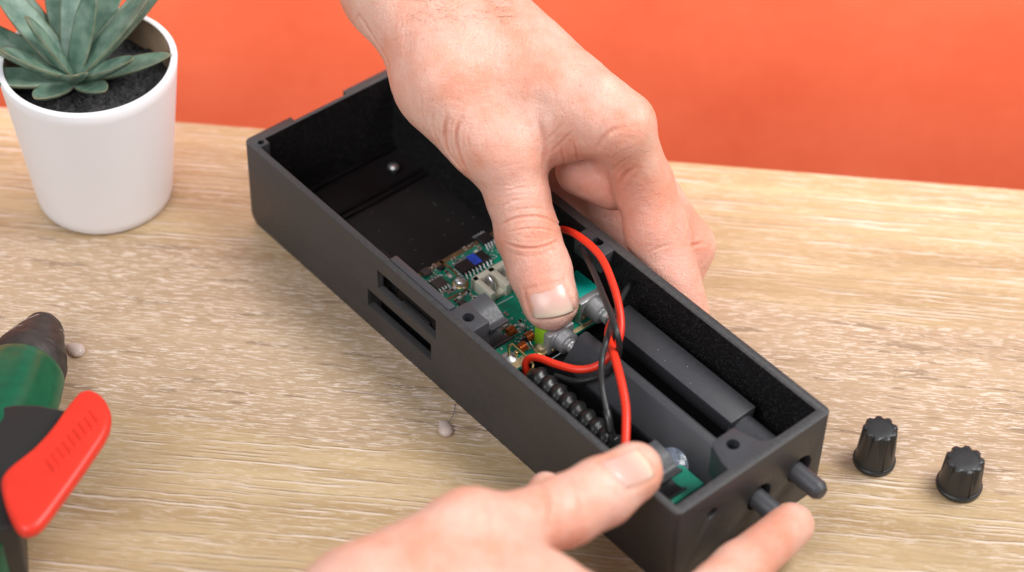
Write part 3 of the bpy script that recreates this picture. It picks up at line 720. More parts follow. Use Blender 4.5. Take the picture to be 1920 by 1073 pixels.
# ------------------------------------------------------------------ plant pot
def build_plant():
    c = np.array([-17.95, 70.75, 0]); h = 7.35; rt, rb = 3.72, 2.92
    t = thing('plant_pot', c, 'smooth white tapered plant pot at the back of the table', 'plant pot')
    prof = [(rb * .9, 0.0), (rb - .12, .03), (rb, .16)]
    for s in np.linspace(.05, 1, 14): prof.append((rb + (rt - rb) * s, .16 + (h - .22) * s))
    prof += [(rt - .05, h), (rt - .16, h + .03), (rt - .28, h - .02)]
    V, F = lathe(prof, c, (0, 0, 1), 96, caps=False); F.append(tuple(range(96))[::-1]); mesh_obj('pot_wall', V, F, M['pot'], t)
    V, F = lathe([(rt - .275, h - .02), (rt - .34, h - .5), (rt - .5, h - 1.9), (rt - .55, h - 2.4)], c, (0, 0, 1), 96, caps=False); mesh_obj('inner_wall', V, [f[::-1] for f in F], M['pot_in'], t)
    # soil disc, lumpy
    R = rt - .44; V = []; F = []; nr, ns = 22, 72
    for i in range(nr):
        for j in range(ns):
            r = R * (i + .3) / (nr - .7); a = 2 * math.pi * j / ns
            V.append(c + [r * math.cos(a), r * math.sin(a), h - 1.35 + .16 * math.sin(r * 3 + a * 5) * math.sin(a * 7 + r) + RNG.normal(0, .05)])
    for i in range(nr - 1):
        for j in range(ns): F.append((i * ns + j, i * ns + (j + 1) % ns, (i + 1) * ns + (j + 1) % ns, (i + 1) * ns + j))
    F.append(tuple(range(ns))[::-1])
    so = mesh_obj('soil', V, F, M['soil'], base=c + [0, 0, h - 1.5]); tag(so, 'dark crumbly soil filling the white plant pot', 'soil', kind='stuff')
    # succulent
    sb = c + np.array([-.7, .2, h - 1.4])
    p = thing('succulent', sb, 'grey green succulent with pointed leaves growing in the white pot', 'plant')
    def leaf(az, el, ln, w, curl):
        n, m = 16, 12; V = []; F = []; rim = []
        d0 = np.array([math.cos(az), math.sin(az), 0]); sd = np.array([-math.sin(az), math.cos(az), 0])
        pos = sb + np.array([0, 0, .25]); e = el
        for i in range(n):
            s = i / (n - 1); e = el + curl * s
            d = d0 * math.cos(e) + np.array([0, 0, math.sin(e)]); nn = np.cross(d, sd) * -1
            if nn[2] < 0: nn = -nn
            if i: pos = pos + d * ln / (n - 1)
            ww = .84 * w * (.62 + .75 * s - .2 * s * s) * (1 - s ** 3.2) ** .75 * .95 + .015; th = w * .32 * (1 - s ** 2.5) ** .7 + .012
            for j in range(m):
                a = 2 * math.pi * j / m; x = math.cos(a); y = math.sin(a)
                up = y * th * (0.45 if y > 0 else 1.0) + .28 * ww * x * x
                V.append(pos + sd * ww * x + nn * up); rim.append(max(0, abs(x) - .93) / .07 * .5 + (max(0, s - .9) * 6))
        for i in range(n - 1):
            for j in range(m): F.append((i * m + j, i * m + (j + 1) % m, (i + 1) * m + (j + 1) % m, (i + 1) * m + j))
        F.append(tuple(range(m))[::-1]); F.append(tuple((n - 1) * m + j for j in range(m)))
        o = mesh_obj('leaf', V, F, M['leaf'], p)
        at_ = o.data.attributes.new('rim', 'FLOAT', 'POINT'); at_.data.foreach_set('value', np.clip(np.array(rim), 0, 1).astype(np.float32))
    R_ = math.radians
    for az, el, ln, w, cu in ((38, 30, 6.6, 1.0, .15), (70, 26, 6.6, 1.05, .2), (105, 30, 6.4, 1.05, .25), (140, 26, 6.2, 1.1, .25), (172, 18, 5.6, 1.1, .3), (208, 10, 4.6, 1.0, .3), (2, 8, 4.4, .8, .3), (-50, 8, 2.9, .8, .4), (250, 8, 3.2, .85, .4),
                              (18, 42, 5.4, .95, .15), (88, 46, 5.4, 1.0, .15), (155, 42, 5.4, 1.0, .15), (215, 36, 4.0, .95, .2), (285, 34, 2.9, .85, .2), (-25, 28, 3.9, .85, .2), (55, 62, 4.2, .8, .1), (195, 62, 3.8, .8, .1)):
        leaf(R_(az), R_(el), ln, w, cu)
build_plant()

# ------------------------------------------------------------------ signed-distance modelling (hands, glue gun)
def smin(a, b, k):
    h = np.maximum(k - np.abs(a - b), 0) / k
    return np.minimum(a, b) - h * h * k * .25
def smax(a, b, k): return -smin(-a, -b, k)
def sdf_grid(prims, h, pad=.9):
    """prims: dicts p0,p1,r0,r1,k[,n,fl][,cut]"""
    lo = np.min([np.minimum(q['p0'], q['p1']) - max(q['r0'], q['r1']) for q in prims if not q.get('cut')], axis=0) - pad
    hi = np.max([np.maximum(q['p0'], q['p1']) + max(q['r0'], q['r1']) for q in prims if not q.get('cut')], axis=0) + pad
    n = np.ceil((hi - lo) / h).astype(int) + 1
    D = np.full(n, 3.0, np.float32); ax = [lo[i] + h * np.arange(n[i]) for i in range(3)]
    for q in prims:
        R = max(q['r0'], q['r1']) + q['k'] + pad
        l = np.maximum(((np.minimum(q['p0'], q['p1']) - R - lo) / h).astype(int), 0); u = np.minimum(((np.maximum(q['p0'], q['p1']) + R - lo) / h).astype(int) + 2, n)
        sl = tuple(slice(l[i], u[i]) for i in range(3))
        X, Y, Z = np.meshgrid(ax[0][sl[0]], ax[1][sl[1]], ax[2][sl[2]], indexing='ij')
        p0 = np.array(q['p0'], float); ba = np.array(q['p1'], float) - p0; l2 = max(ba @ ba, 1e-9)
        X = X - p0[0]; Y = Y - p0[1]; Z = Z - p0[2]
        t = np.clip((X * ba[0] + Y * ba[1] + Z * ba[2]) / l2, 0, 1)
        X -= t * ba[0]; Y -= t * ba[1]; Z -= t * ba[2]
        if 'n' in q:
            nn = np.array(q['n'], float); nn /= np.linalg.norm(nn); dn = (X * nn[0] + Y * nn[1] + Z * nn[2]) * (1 / q['fl'] - 1)
            X += nn[0] * dn; Y += nn[1] * dn; Z += nn[2] * dn
        d = np.sqrt(X * X + Y * Y + Z * Z) - (q['r0'] + (q['r1'] - q['r0']) * t)
        if 'n' in q: d = d * (q['fl'] if q['fl'] < 1 else 1)
        D[sl] = smax(D[sl], -d, q['k']) if q.get('cut') else smin(D[sl], d.astype(np.float32), q['k'])
    return D, lo
def surface_nets(D, lo, h):
    nx, ny, nz = D.shape; c = np.zeros((nx - 1, ny - 1, nz - 1, 3), np.float32); cnt = np.zeros((nx - 1, ny - 1, nz - 1), np.float32)
    def sub(i, j, k): return D[i:nx - 1 + i, j:ny - 1 + j, k:nz - 1 + k]
    corners = [(i, j, k) for i in (0, 1) for j in (0, 1) for k in (0, 1)]
    for p in corners:
        for ax in range(3):
            if p[ax]: continue
            q = list(p); q[ax] = 1
            a, b = sub(*p), sub(*q); m = (a < 0) != (b < 0)
            if not m.any(): continue
            am, bm_ = a[m], b[m]; t = am / (am - bm_)
            pos = np.tile(np.array(p, np.float32), (len(t), 1)); pos[:, ax] = t
            c[m] += pos; cnt[m] += 1
    idx = np.full(cnt.shape, -1, np.int64); act = cnt > 0; idx[act] = np.arange(act.sum())
    ijk = np.argwhere(act); V = lo + h * (ijk + c[act] / cnt[act][:, None])
    F = []
    s = D < 0
    for ax in range(3):
        o1, o2 = [(1, 2), (2, 0), (0, 1)][ax]
        sl0 = [slice(None)] * 3; sl1 = [slice(None)] * 3; sl0[ax] = slice(0, -1); sl1[ax] = slice(1, None)
        a, b = s[tuple(sl0)], s[tuple(sl1)]
        for m, flip in ((a & ~b, False), (~a & b, True)):
            e = np.argwhere(m); ok = (e[:, o1] > 0) & (e[:, o2] > 0) & (e[:, o1] < D.shape[o1] - 1) & (e[:, o2] < D.shape[o2] - 1); e = e[ok]
            def g(d1, d2):
                q = e.copy(); q[:, o1] -= d1; q[:, o2] -= d2; return idx[q[:, 0], q[:, 1], q[:, 2]]
            quad = np.stack([g(1, 1), g(0, 1), g(0, 0), g(1, 0)], 1)
            F.append(quad[:, ::-1] if flip else quad)
    return V, np.vstack(F)
def relax(V, F, it=3, w=.5):
    E = np.vstack([F[:, [0, 1]], F[:, [1, 2]], F[:, [2, 3]], F[:, [3, 0]]]); E = np.vstack([E, E[:, ::-1]])
    for s in range(it):
        A = np.zeros_like(V); n = np.zeros(len(V)); np.add.at(A, E[:, 0], V[E[:, 1]]); np.add.at(n, E[:, 0], 1)
        V = V + w * (A / n[:, None] - V)
    return V
def vnormals(V, F):
    fn = np.cross(V[F[:, 2]] - V[F[:, 0]], V[F[:, 3]] - V[F[:, 1]]); N = np.zeros_like(V)
    for i in range(4): np.add.at(N, F[:, i], fn)
    return N / (np.linalg.norm(N, axis=1)[:, None] + 1e-12)
def subdivide(V, F):
    """one Catmull-Clark step (closed quads) by modifier"""
    me = bpy.data.meshes.new('tmp'); me.from_pydata(V.tolist(), [], F.tolist()); o = bpy.data.objects.new('tmp', me); COL.objects.link(o)
    md = o.modifiers.new('s', 'SUBSURF'); md.levels = 1
    dg = bpy.context.evaluated_depsgraph_get(); dg.update(); m2 = bpy.data.meshes.new_from_object(o.evaluated_get(dg))
    v = np.empty(len(m2.vertices) * 3); m2.vertices.foreach_get('co', v); f = np.empty(len(m2.loops), np.int32); m2.loops.foreach_get('vertex_index', f)
    bpy.data.objects.remove(o, do_unlink=True)
    return v.reshape(-1, 3), f.reshape(-1, 4)
def vnoise(P, sc, seed=0):
    """smooth value noise on points"""
    rng = np.random.default_rng(seed); T = rng.random((32, 32, 32)) * 2 - 1
    q = P * sc; i = np.floor(q).astype(int); f = q - i; f = f * f * (3 - 2 * f); out = 0
    for dx in (0, 1):
        for dy in (0, 1):
            for dz in (0, 1):
                w = (f[:, 0] if dx else 1 - f[:, 0]) * (f[:, 1] if dy else 1 - f[:, 1]) * (f[:, 2] if dz else 1 - f[:, 2])
                out = out + w * T[(i[:, 0] + dx) % 32, (i[:, 1] + dy) % 32, (i[:, 2] + dz) % 32]
    return out
def cone(p0, p1, r0, r1, k=.7, **kw): return dict(p0=np.array(p0, float), p1=np.array(p1, float), r0=r0, r1=r1, k=k, **kw)
def pdist(P, poly):
    """distance of points to a polyline and the parameter"""
    best = np.full(len(P), 1e9)
    for a, b in zip(poly[:-1], poly[1:]):
        ba = b - a; t = np.clip((P - a) @ ba / (ba @ ba + 1e-12), 0, 1); d = np.linalg.norm(P - a - t[:, None] * ba, axis=1); best = np.minimum(best, d)
    return best

def build_hand(label, prims, h, creases, bumps, blush_bounce, nails, base):
    D, lo = sdf_grid(prims, h); V, F = surface_nets(D, lo, h); V = relax(V, F, 3); V, F = subdivide(V, F)
    tree = BVHTree.FromPolygons([tuple(v) for v in V], F.tolist())
    def hit(x, y):
        d = Vector(ray(x, y)).normalized(); r = tree.ray_cast(Vector(CAM), d)
        return (np.array(r[0]), np.array(r[1])) if r[0] is not None else None
    def line(pts, n=5):
        out = []
        c = catmull([(x, y, 0) for x, y in pts], n)
        for p in c:
            q = hit(p[0], p[1])
            if q is not None: out.append(q[0])
        return np.array(out)
    N = vnormals(V, F); disp = np.zeros(len(V)); cr = np.zeros(len(V))
    for pts, wd, dp in creases:
        L_ = line(pts)
        if len(L_) < 2: continue
        lo_, hi_ = L_.min(0) - 4 * wd, L_.max(0) + 4 * wd
        m = np.all((V > lo_) & (V < hi_), axis=1)
        if not m.any(): continue
        d = pdist(V[m], L_); endf = np.minimum(np.linalg.norm(V[m] - L_[0], axis=1), np.linalg.norm(V[m] - L_[-1], axis=1)); endf = np.clip(endf / .5, .15, 1)
        g = np.exp(-(d / wd) ** 2) * endf
        disp[m] += -dp * g + .35 * dp * np.exp(-((d - 2.2 * wd) / wd) ** 2) * endf; cr[m] = np.maximum(cr[m], g * min(1, dp / .09))
    for x, y, r, a in bumps:
        q = hit(x, y)
        if q is not None: disp += a * np.exp(-(np.linalg.norm(V - q[0], axis=1) / r) ** 2)
    bl = np.zeros(len(V))
    for x, y, r, a in blush_bounce:
        q = hit(x, y)
        if q is not None: bl += a * np.exp(-(np.linalg.norm(V - q[0], axis=1) / r) ** 2)
    disp += .035 * vnoise(V, .9, 3) + .012 * vnoise(V, 3.1, 4)
    nail_meshes = []
    for quad, lift in nails:
        # quad given as outline: base-left .. base-right (2 pts), tip-right .. tip-left, with bowed ends
        bl_, br_, tr_, tl_, bowb, bowt = quad
        n, m = 26, 26; VV = []; tp = []
        ok = True; G = {}
        for i in range(n):
            v = i / (n - 1)
            for j in range(m):
                u = j / (m - 1)
                lp = np.array(bl_) * (1 - v) + np.array(tl_) * v; rp = np.array(br_) * (1 - v) + np.array(tr_) * v
                p = lp * (1 - u) + rp * u; bow = (1 - (2 * u - 1) ** 2)
                ax_ = (np.array(tl_) + np.array(tr_) - np.array(bl_) - np.array(br_)) / 2
                p = p + ax_ * bow * (bowb * (1 - v) + bowt * v)
                sd = (np.array(rp) - lp) * .03 * math.sin(math.pi * v) * (2 * u - 1); p = p + sd
                q = hit(*p)
                if q is None: ok = False; q = (VV[-1] if VV else np.zeros(3), np.array([0, 0, 1.0]))
                edge = min(u, 1 - u, v * 1.0) ; e = min(1, edge / .06); et = min(1, (1 - v) / .03)
                off = -.05 + (lift + .05) * math.sqrt(e) ; off = off if v < .97 else off * .6
                VV.append(q[0] + q[1] * off); tp.append(v)
        FF = [(i * m + j, i * m + j + 1, (i + 1) * m + j + 1, (i + 1) * m + j) for i in range(n - 1) for j in range(m - 1)]
        VV = np.array(VV)
        FF = np.array(FF)
        for _ in range(2):
            A = VV.reshape(n, m, 3).copy(); A[1:-1, 1:-1] = (A[1:-1, 1:-1] * 2 + A[:-2, 1:-1] + A[2:, 1:-1] + A[1:-1, :-2] + A[1:-1, 2:]) / 6; VV = A.reshape(-1, 3)
        fn = np.cross(VV[FF[0, 2]] - VV[FF[0, 0]], VV[FF[0, 3]] - VV[FF[0, 1]])
        if fn @ (CAM - VV[0]) < 0: FF = FF[:, ::-1]
        nail_meshes.append((VV, FF, tp))
        A = VV.reshape(n, m, 3); loop = np.vstack([A[::-1, 0], A[0], A[:, -1]])
        d = np.full(len(V), 9.0); msk = np.linalg.norm(V - VV.mean(0), axis=1) < 3; d[msk] = pdist(V[msk], loop)
        g = np.exp(-(d / .07) ** 2); disp += -.035 * g + .03 * np.exp(-((d - .20) / .16) ** 2); cr = np.maximum(cr, .35 * g)
        tipl = A[-1]; d[msk] = pdist(V[msk], tipl); disp += -.04 * np.exp(-((d) / .08) ** 2); cr = np.maximum(cr, .4 * np.exp(-(d / .07) ** 2))
    V = V + N * disp[:, None]
    t = thing('hand', base, label, 'hand')
    o = mesh_obj('skin', V, F, M['skin'], t)
    for nm, arr in (('crease', cr), ('blush_bounce', np.clip(bl, 0, 1))):
        a = o.data.attributes.new(nm, 'FLOAT', 'POINT'); a.data.foreach_set('value', arr.astype(np.float32))
    for VV, FF, tp in nail_meshes:
        o = mesh_obj('fingernail', VV, FF, M['nail'], t)
        a = o.data.attributes.new('tip', 'FLOAT', 'POINT'); a.data.foreach_set('value', np.array(tp, dtype=np.float32))
        md = o.modifiers.new('thick', 'SOLIDIFY'); md.thickness = .05; md.offset = -1
    return t

def build_upper_hand():
    c = cone
    nrm = lambda x, y: -ray(x, y)
    tip, t1, ip, pm, mcp = at(1032, 566, 3.5), at(1012, 508, 4.0), at(988, 436, 4.95), at(970, 364, 6.1), at(950, 292, 7.3)
    cmc = at(836, 150, 9.2); wr_r, wr_u = at(738, -30, 11.2), at(830, -40, 10.8); fr_r, fr_u = at(680, -210, 13.0), at(785, -230, 12.5)
    imcp, mmcp, rmcp, pmcp = at(1166, 236, 9.0), at(1088, 178, 8.4), at(1040, 150, 7.0), at(1000, 150, 5.8)
    ipip, idip, itip = at(1206, 345, 6.0), at(1230, 432, 4.4), at(1280, 590, 1.9)
    mpip, mdip, mtip = at(1288, 462, 2.9), at(1262, 540, 1.6), at(1230, 570, 1.0)
    rpip, rdip, rtip = at(1150, 408, 2.0), at(1180, 480, 1.2), at(1190, 510, .9)
    ppip, pdip = at(1075, 395, 1.7), at(1110, 455, 1.1)
    P = [
        c(fr_r, wr_r, 2.35, 1.95), c(fr_u, wr_u, 2.4, 1.85, 1.2),
        c(wr_r, cmc, 1.85, 1.75, 1.0), c(wr_u, at(960, 110, 9.4), 1.75, 1.6, 1.2), c(wr_r, at(900, 120, 9.4), 1.9, 1.7, 1.0),
        c(cmc, mcp, 1.80, 1.50, 1.1), c(at(820, 160, 8.6), at(905, 268, 7.3), 1.5, 1.35, 1.0),
        c(wr_u, imcp, 1.55, 1.08, 1.2), c(at(930, 90, 9.4), imcp, 1.55, 1.10, 1.0), c(at(900, 130, 9.2), at(1110, 225, 9.0), 1.55, 1.1, 1.2),
        c(at(930, 70, 9.3), mmcp, 1.55, 1.3, 1.0), c(at(920, 80, 8.6), rmcp, 1.5, 1.2, 1.0), c(at(900, 90, 8.0), pmcp, 1.5, 1.1, 1.0),
        c(at(960, 170, 8.3), at(1050, 210, 8.0), 1.5, 1.3, 1.0),
        # web between thumb and index
        c(at(975, 280, 7.1), at(1100, 248, 7.7), .85, .85, 1.0), c(at(960, 245, 7.8), at(1080, 225, 8.4), 1.1, 1.1, 1.0),
        # thumb
        c(mcp, pm, 1.42, 1.25, .4), c(pm, ip, 1.23, 1.26, .3), c(ip, t1, 1.26, 1.20, .3, n=nrm(1000, 480), fl=.94), c(t1, tip, 1.27, 1.16, .3, n=nrm(1030, 560) + np.array([0, -.15, .3]), fl=.80),
        # index
        c(imcp, ipip, 1.18, 1.20, .5), c(ipip, idip, 1.20, 1.25, .4), c(idip, itip, 1.25, 1.10, .4), c(at(1085, 322, 5.3), at(1150, 350, 4.9), .95, 1.0, .25),
        # middle
        c(mmcp, mpip, 1.25, 1.12, .3), c(mpip, mdip, 1.15, 1.02, .3), c(mdip, mtip, 1.02, .95, .3),
        # ring, little
        c(rmcp, rpip, 1.2, 1.05, .4), c(rpip, rdip, 1.05, .95, .3), c(rdip, rtip, .95, .9, .3),
        c(pmcp, ppip, 1.1, .9, .4), c(ppip, pdip, .9, .8, .3)]
    cr = [
        # thumb IP joint folds
        ([(934, 424), (965, 410), (1000, 406), (1030, 412), (1052, 424)], .05, .06), ([(950, 436), (985, 429), (1020, 430), (1046, 437)], .04, .04),
        ([(943, 454), (975, 464), (1010, 465), (1048, 452)], .05, .065), ([(950, 472), (985, 481), (1030, 476)], .045, .02), ([(950, 398), (990, 390), (1030, 394)], .045, .025),
        ([(990, 428), (1000, 442), (1006, 455)], .035, .045), ([(1012, 430), (1010, 445), (1022, 458)], .035, .035), ([(970, 440), (990, 446), (1012, 446)], .035, .03),
        ([(932, 395), (960, 378), (1000, 372)], .05, .015), ([(925, 370), (965, 355), (1010, 352)], .05, .012),
        # folds at the base of the thumb
        ([(838, 215), (834, 245), (838, 275), (852, 302), (875, 325)], .075, .10), ([(866, 222), (856, 245), (858, 275), (868, 305), (880, 328)], .07, .09),
        ([(812, 205), (812, 235), (822, 268), (845, 298)], .06, .03), ([(790, 170), (792, 215), (806, 250)], .06, .02), ([(885, 225), (878, 255), (882, 290)], .05, .02),
        # wrist
        ([(668, 20), (700, 70), (722, 105), (735, 140)], .09, .05), ([(720, 80), (790, 60), (850, 55)], .06, .018), ([(735, 110), (800, 88), (870, 80)], .06, .012),
        # web folds
        ([(1016, 270), (1040, 248), (1062, 222)], .05, .03), ([(1024, 292), (1055, 265), (1078, 240)], .05, .04), ([(1072, 255), (1078, 275), (1085, 300)], .045, .05), ([(1048, 270), (1056, 288), (1058, 308)], .045, .045), ([(1092, 250), (1098, 265), (1104, 282)], .04, .03),
        ([(1018, 312), (1022, 275), (1014, 240), (1006, 215)], .12, .05),
        # index finger folds
        ([(1168, 240), (1150, 244), (1132, 258), (1116, 282)], .08, .05), ([(1192, 312), (1176, 324), (1163, 345)], .08, .07), ([(1190, 290), (1168, 302), (1150, 318)], .05, .03), ([(1195, 275), (1170, 282), (1145, 298)], .05, .02),
        ([(1210, 478), (1232, 466), (1262, 458)], .05, .03), ([(1258, 420), (1272, 432), (1285, 446)], .045, .025),
        ([(1292, 462), (1310, 458), (1322, 457)], .07, .07)]
    for k_ in range(26):                                                # fine cross lines over the thumb base and back of the hand
        x0, y0 = RNG.uniform(745, 905), RNG.uniform(120, 250); ll = RNG.uniform(30, 70); a_ = 1.45 + RNG.uniform(-.25, .25) + (860 - x0) * .0015
        cr.append(([(x0, y0), (x0 + ll * .5 * math.cos(a_) - 3, y0 + ll * .5 * math.sin(a_)), (x0 + ll * math.cos(a_), y0 + ll * math.sin(a_))], .035, RNG.uniform(.008, .016)))
    for k_ in range(16):
        x0, y0 = RNG.uniform(905, 960), RNG.uniform(300, 400); ll = RNG.uniform(30, 70); a_ = RNG.uniform(-.35, .05)
        cr.append(([(x0, y0), (x0 + ll * .5, y0 + ll * .5 * math.sin(a_)), (x0 + ll, y0 + ll * math.sin(a_) + 5)], .035, RNG.uniform(.007, .014)))
    bumps = [(968, 262, 1.1, .10), (1212, 228, .6, .06), (1132, 152, .6, .22), (1005, 195, .5, -.10), (985, 435, 1.0, .05), (690, 110, 1.0, .10)]
    blush_bounce = [(980, 285, 1.2, .4), (1000, 518, .9, .8), (1040, 505, .7, .4), (1165, 240, 1.0, .3), (1062, 290, .8, .7), (1180, 345, .9, .4), (1260, 520, 2.2, .6), (1215, 400, 1.8, .35), (800, 60, 1.6, .25), (1000, 420, .9, .3), (1310, 480, 1.2, .3), (1110, 370, 2.2, .6), (950, 350, 1.2, .2), (870, 200, 1.2, .15)]  # natural skin redness; index finger spots also paint the orange backdrop bounce
    nails = [(((984, 543), (1058, 527), (1078, 582), (1000, 597), .0, .10), .05)]
    hd = build_hand('bare hand reaching over the box from the wall side, thumb pressing on the circuit board', P, .125, cr, bumps, blush_bounce, nails, Q(14, 4.3, 2.5))
    sk = [o for o in COL.objects if o.parent == hd and o.name.startswith('skin')][0]; b_ = BASE[hd.name]
    tree = BVHTree.FromPolygons([tuple(np.array(v.co) + b_) for v in sk.data.vertices], [tuple(p.vertices) for p in sk.data.polygons]); parts = []
    for k_ in range(70):
        x0, y0 = RNG.uniform(760, 955), RNG.uniform(-25, 38); r = tree.ray_cast(Vector(CAM), Vector(ray(x0, y0)).normalized())
        if r[0] is None: continue
        p = np.array(r[0]); n = np.array(r[1]); d = RT * RNG.uniform(.3, 1) - UP * RNG.uniform(-.2, .7); d = d - n * (d @ n); d /= np.linalg.norm(d); q = RNG.uniform(.35, .8)
        parts.append(tube(catmull([p - n * .02, p + d * q * .5 + n * .10, p + d * q + n * .05 + np.cross(n, d) * RNG.normal(0, .12)], 4), np.linspace(.0055, .002, 9), 4))
    V, F = merge(parts); tag(mesh_obj('arm_hair', V, F, M['hair'], hd), kind='stuff')
build_upper_hand()

def build_lower_hand():
    c = cone
    tip, t1, ip, pm, mcp = at(1188, 884, 5.5), at(1130, 922, 5.9), at(1056, 960, 6.4), at(965, 992, 6.9), at(880, 1005, 7.2)
    wr, wr2 = at(690, 1160, 6.6), at(760, 1240, 5.6); fa, fa2 = at(520, 1330, 6.8), at(600, 1420, 5.8)
    imcp = at(1010, 1125, 6.8); ipip, idip, itip = at(1250, 1190, 4.8), at(1385, 1070, 3.0), at(1484, 985, 1.75)
    P = [c(fa, wr, 2.7, 2.3), c(fa2, wr2, 2.6, 2.2), c(wr, mcp, 2.2, 1.55, 1.2), c(wr2, imcp, 2.2, 1.5, 1.4), c(at(800, 1110, 6.6), at(930, 1080, 6.9), 1.9, 1.4, 1.2),
         c(mcp, pm, 1.48, 1.25, .5), c(pm, ip, 1.23, 1.24, .3), c(ip, t1, 1.24, 1.22, .3), c(t1, tip, 1.26, 1.10, .3, n=np.array([-.3, -.4, 1.0]), fl=.86),
         c(imcp, at(1130, 1165, 6.0), 1.5, 1.3, .7), c(at(1130, 1165, 6.0), ipip, 1.3, 1.15, .5), c(ipip, idip, 1.12, 1.02, .4), c(idip, itip, 1.0, .88, .4),
         c(at(940, 1120, 5.8), at(1180, 1250, 3.4), 1.4, 1.2, .8), c(at(1180, 1250, 3.4), at(1300, 1180, 1.2), 1.1, .95, .4),
         c(at(1000, 970, 4.6), at(1024, 914, 3.8), .8, .62, .3), c(at(930, 1060, 5.2), at(1000, 960, 4.4), 1.0, .8, .5)]
    cr = [([(1010, 905), (1030, 940), (1030, 985)], .10, .05), ([(1065, 890), (1085, 925), (1090, 975)], .10, .04), ([(905, 930), (915, 965), (912, 1000)], .12, .04)]
    bumps = [(890, 950, 1.4, .12)]
    blush_bounce = [(1000, 990, 1.6, .3), (1440, 1000, 1.8, .6), (1150, 960, 1.2, .25), (760, 1020, 2.0, .25), (1060, 900, .8, .3), (1090, 1060, 1.4, .6)]
    nails = [(((1122, 868), (1176, 918), (1226, 896), (1190, 842), .0, .12), .05)]
    build_hand('bare hand steadying the near end of the box, thumb on its rim', P, .14, cr, bumps, blush_bounce, nails, Q(L + .5, .5, 0))
build_lower_hand()

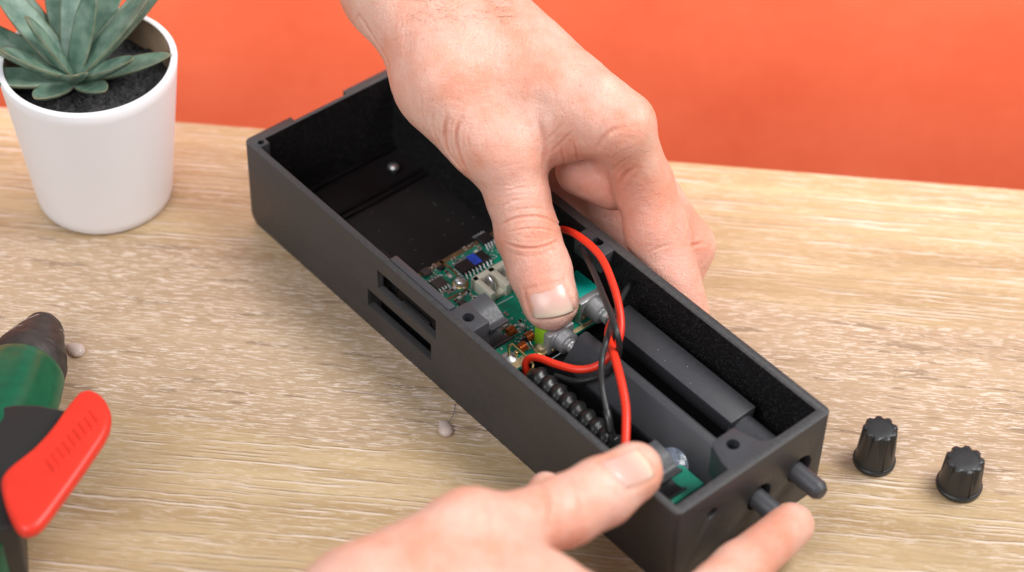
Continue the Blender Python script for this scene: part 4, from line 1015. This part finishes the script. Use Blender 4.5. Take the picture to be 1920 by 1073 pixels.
# ------------------------------------------------------------------ glue gun and glue drips
def build_gun():
    T, B = at(80, 622, 1.35), at(28, 742, 1.75)
    ax = (T - B) / np.linalg.norm(T - B)
    t = thing('glue_gun', at(30, 760, 0), 'green and black glue gun with a red trigger lying on the table', 'glue gun')
    ln = np.linalg.norm(T - B); nb = B + ax * (ln * .46)
    prof = [(1.50, -.55), (1.56, -.45), (1.52, .25), (1.47, .3), (1.42, .33)]
    V, F = lathe(prof, nb, ax, 64); autosmooth(mesh_obj('nozzle_collar', V, F, M['gun_brown'], t), .7)
    prof = [(1.42, .3), (1.45, .36)] + [(1.45 + (.80 - 1.45) * s_ ** 1.1, .36 + s_ * 2.0) for s_ in np.linspace(.05, 1, 10)] + [(.70, 2.5), (.52, 2.62), (.25, 2.68), (.02, 2.69)]
    V, F = lathe(prof, nb, ax, 64, lambda i, a: 1 + .025 * math.sin(3 * a + i * .4) + .012 * math.sin(9 * a - i)); mesh_obj('nozzle_sleeve', V, F, M['gun_brown'], t)
    # green body shell with flattened cheeks and a parting groove
    prof = [(1.40, 2.0), (1.60, 1.93), (1.68, 1.75), (1.80, .9), (1.86, .1), (1.88, -.8), (1.82, -2.4), (1.7, -3.2)]
    o_ = B + ax * (ln * .46 - 2.45)
    pf = []
    for q0, q1 in zip(prof[:-1], prof[1:]):
        for w in (0, .33, .66): pf.append((q0[0] + (q1[0] - q0[0]) * w, q0[1] + (q1[1] - q0[1]) * w))
    pf.append(prof[-1])
    V, F = lathe(pf, o_, ax, 72, lambda i, a: 1 - .035 * (1 + math.cos(6 * a + .6)) * min(1, i / 8)); autosmooth(mesh_obj('body_shell', V, F, M['gun_green'], t), .9)
    N = np.cross(ax, [0, 1.0, 0]) if abs(ax[1]) < .9 else np.cross(ax, [1.0, 0, 0]); N /= np.linalg.norm(N); Bn = np.cross(ax, N)
    for a in (.35, 2.2):
        P = [o_ + ax * h_ + (r_ * (1 - .035 * (1 + math.cos(6 * a + .6))) + .005) * (math.cos(a) * N + math.sin(a) * Bn) for r_, h_ in prof[1:]]
        V, F = tube(catmull(P, 4), .022, 6); mesh_obj('seam', V, F, M['gun_black'], t)
    # old glue strings on the nozzle
    for q in range(16):
        a = RNG.uniform(0, 6.28); h0 = RNG.uniform(.4, 1.9); P = []
        for w in np.linspace(0, 1, 7):
            h_ = h0 + w * RNG.uniform(.2, .6); r_ = 1.45 - .33 * (h_ - .36) + .02; aa = a + w * .7; P.append(nb + ax * h_ + r_ * (math.cos(aa) * N + math.sin(aa) * Bn))
        V, F = tube(catmull(P, 3), .013, 5); mesh_obj('glue_string', V, F, M['glue'], t)
    # black trigger housing between body and lever
    pts = [(-60, 772), (-5, 762), (28, 757), (70, 757), (126, 768), (112, 800), (66, 862), (30, 905), (34, 985), (-60, 1010)]
    V, F = prism([at(x, y, 3.75) for x, y in pts], np.array([0, 0, -3.2]), np.array([0, 0, .0])); autosmooth(bm_obj('grip', bevel_mesh(V, F, .16, 3), M['gun_black'], None, t), .9)
    pts = [(-70, 985), (4, 972), (8, 1022), (-70, 1060)]
    V, F = prism([at(x, y, 3.0) for x, y in pts], np.array([0, 0, -2.9]), np.array([0, 0, .1])); autosmooth(bm_obj('handle_end', bevel_mesh(V, F, .2, 3), M['gun_green'], None, t), .9)
    # red trigger lever: rounded bar with finger ridges
    zt = 4.5
    out = [(148, 731), (168, 727), (190, 738), (205, 762), (207, 785), (198, 812), (165, 862), (120, 925), (82, 975), (62, 990), (42, 993), (26, 980), (10, 945), (1, 908), (4, 888), (22, 868), (60, 838), (95, 800), (125, 758)]
    c = catmull([(x, y, 0) for x, y in out + out[:1]], 4)[:-1]
    V, F = prism([at(p[0], p[1], zt) for p in c], np.array([0, 0, -.62]), np.array([0, 0, .0]))
    bm = bevel_mesh(V, F, .27, 5, .9); tr = autosmooth(bm_obj('trigger', bm, M['gun_red'], None, t), 1.0)
    for i in range(9):
        s = i / 8; x, y = 178 - 82 * s, 782 + 92 * s
        p = np.array([at(x - 9, y - 11, zt + .0), at(x, y, zt + .012), at(x + 8, y + 12, zt + .0)]); V, F = tube(catmull(p, 5), .05, 8); mesh_obj('finger_ridge', V, F, M['gun_red'], tr)
    return t
build_gun()
def build_drips():
    def drop(px, py, r, label, tail):
        c = at(px, py, 0); prims = [cone(c + [0, 0, r * .42], c + [0, .1, r * .42], r, r * .92, .2, n=np.array([0, 0, 1.0]), fl=.48)]
        for (x, y, q) in tail: prims.append(cone(c + [0, 0, r * .4], at(x, y, q * .6), q, q * .7, .25))
        D, lo = sdf_grid(prims, .05, .3); V, F = surface_nets(D, lo, .05); V = relax(V, F, 9); V[:, 2] = np.maximum(V[:, 2], .004)
        tag(mesh_obj('glue_drip', V, F, M['glue'], base=c), label, 'glue', 'dried glue drips on the table')
    drop(146, 662, .32, 'milky glue drip beside the nozzle of the glue gun', [(136, 652, .17), (124, 648, .1)])
    drop(836, 812, .30, 'milky glue drip on the table beside the black box', [(833, 794, .13), (826, 794, .07)])
    P = catmull([at(640, 733, .03), at(700, 738, .06), at(780, 745, .05), at(862, 752, .04)], 8); V, F = tube(P, .018, 6); tag(mesh_obj('glue_thread', V, F, M['glue']), 'fine white glue thread stretched on the table toward the box', 'thread')
    P = catmull([at(836, 796, .1), at(846, 785, .2), at(852, 772, .15), at(853, 758, .05)], 8); V, F = tube(P, .014, 6); tag(mesh_obj('glue_thread', V, F, M['glue_dark']), 'hair thin curl rising from the glue drip beside the box', 'thread')
build_drips()
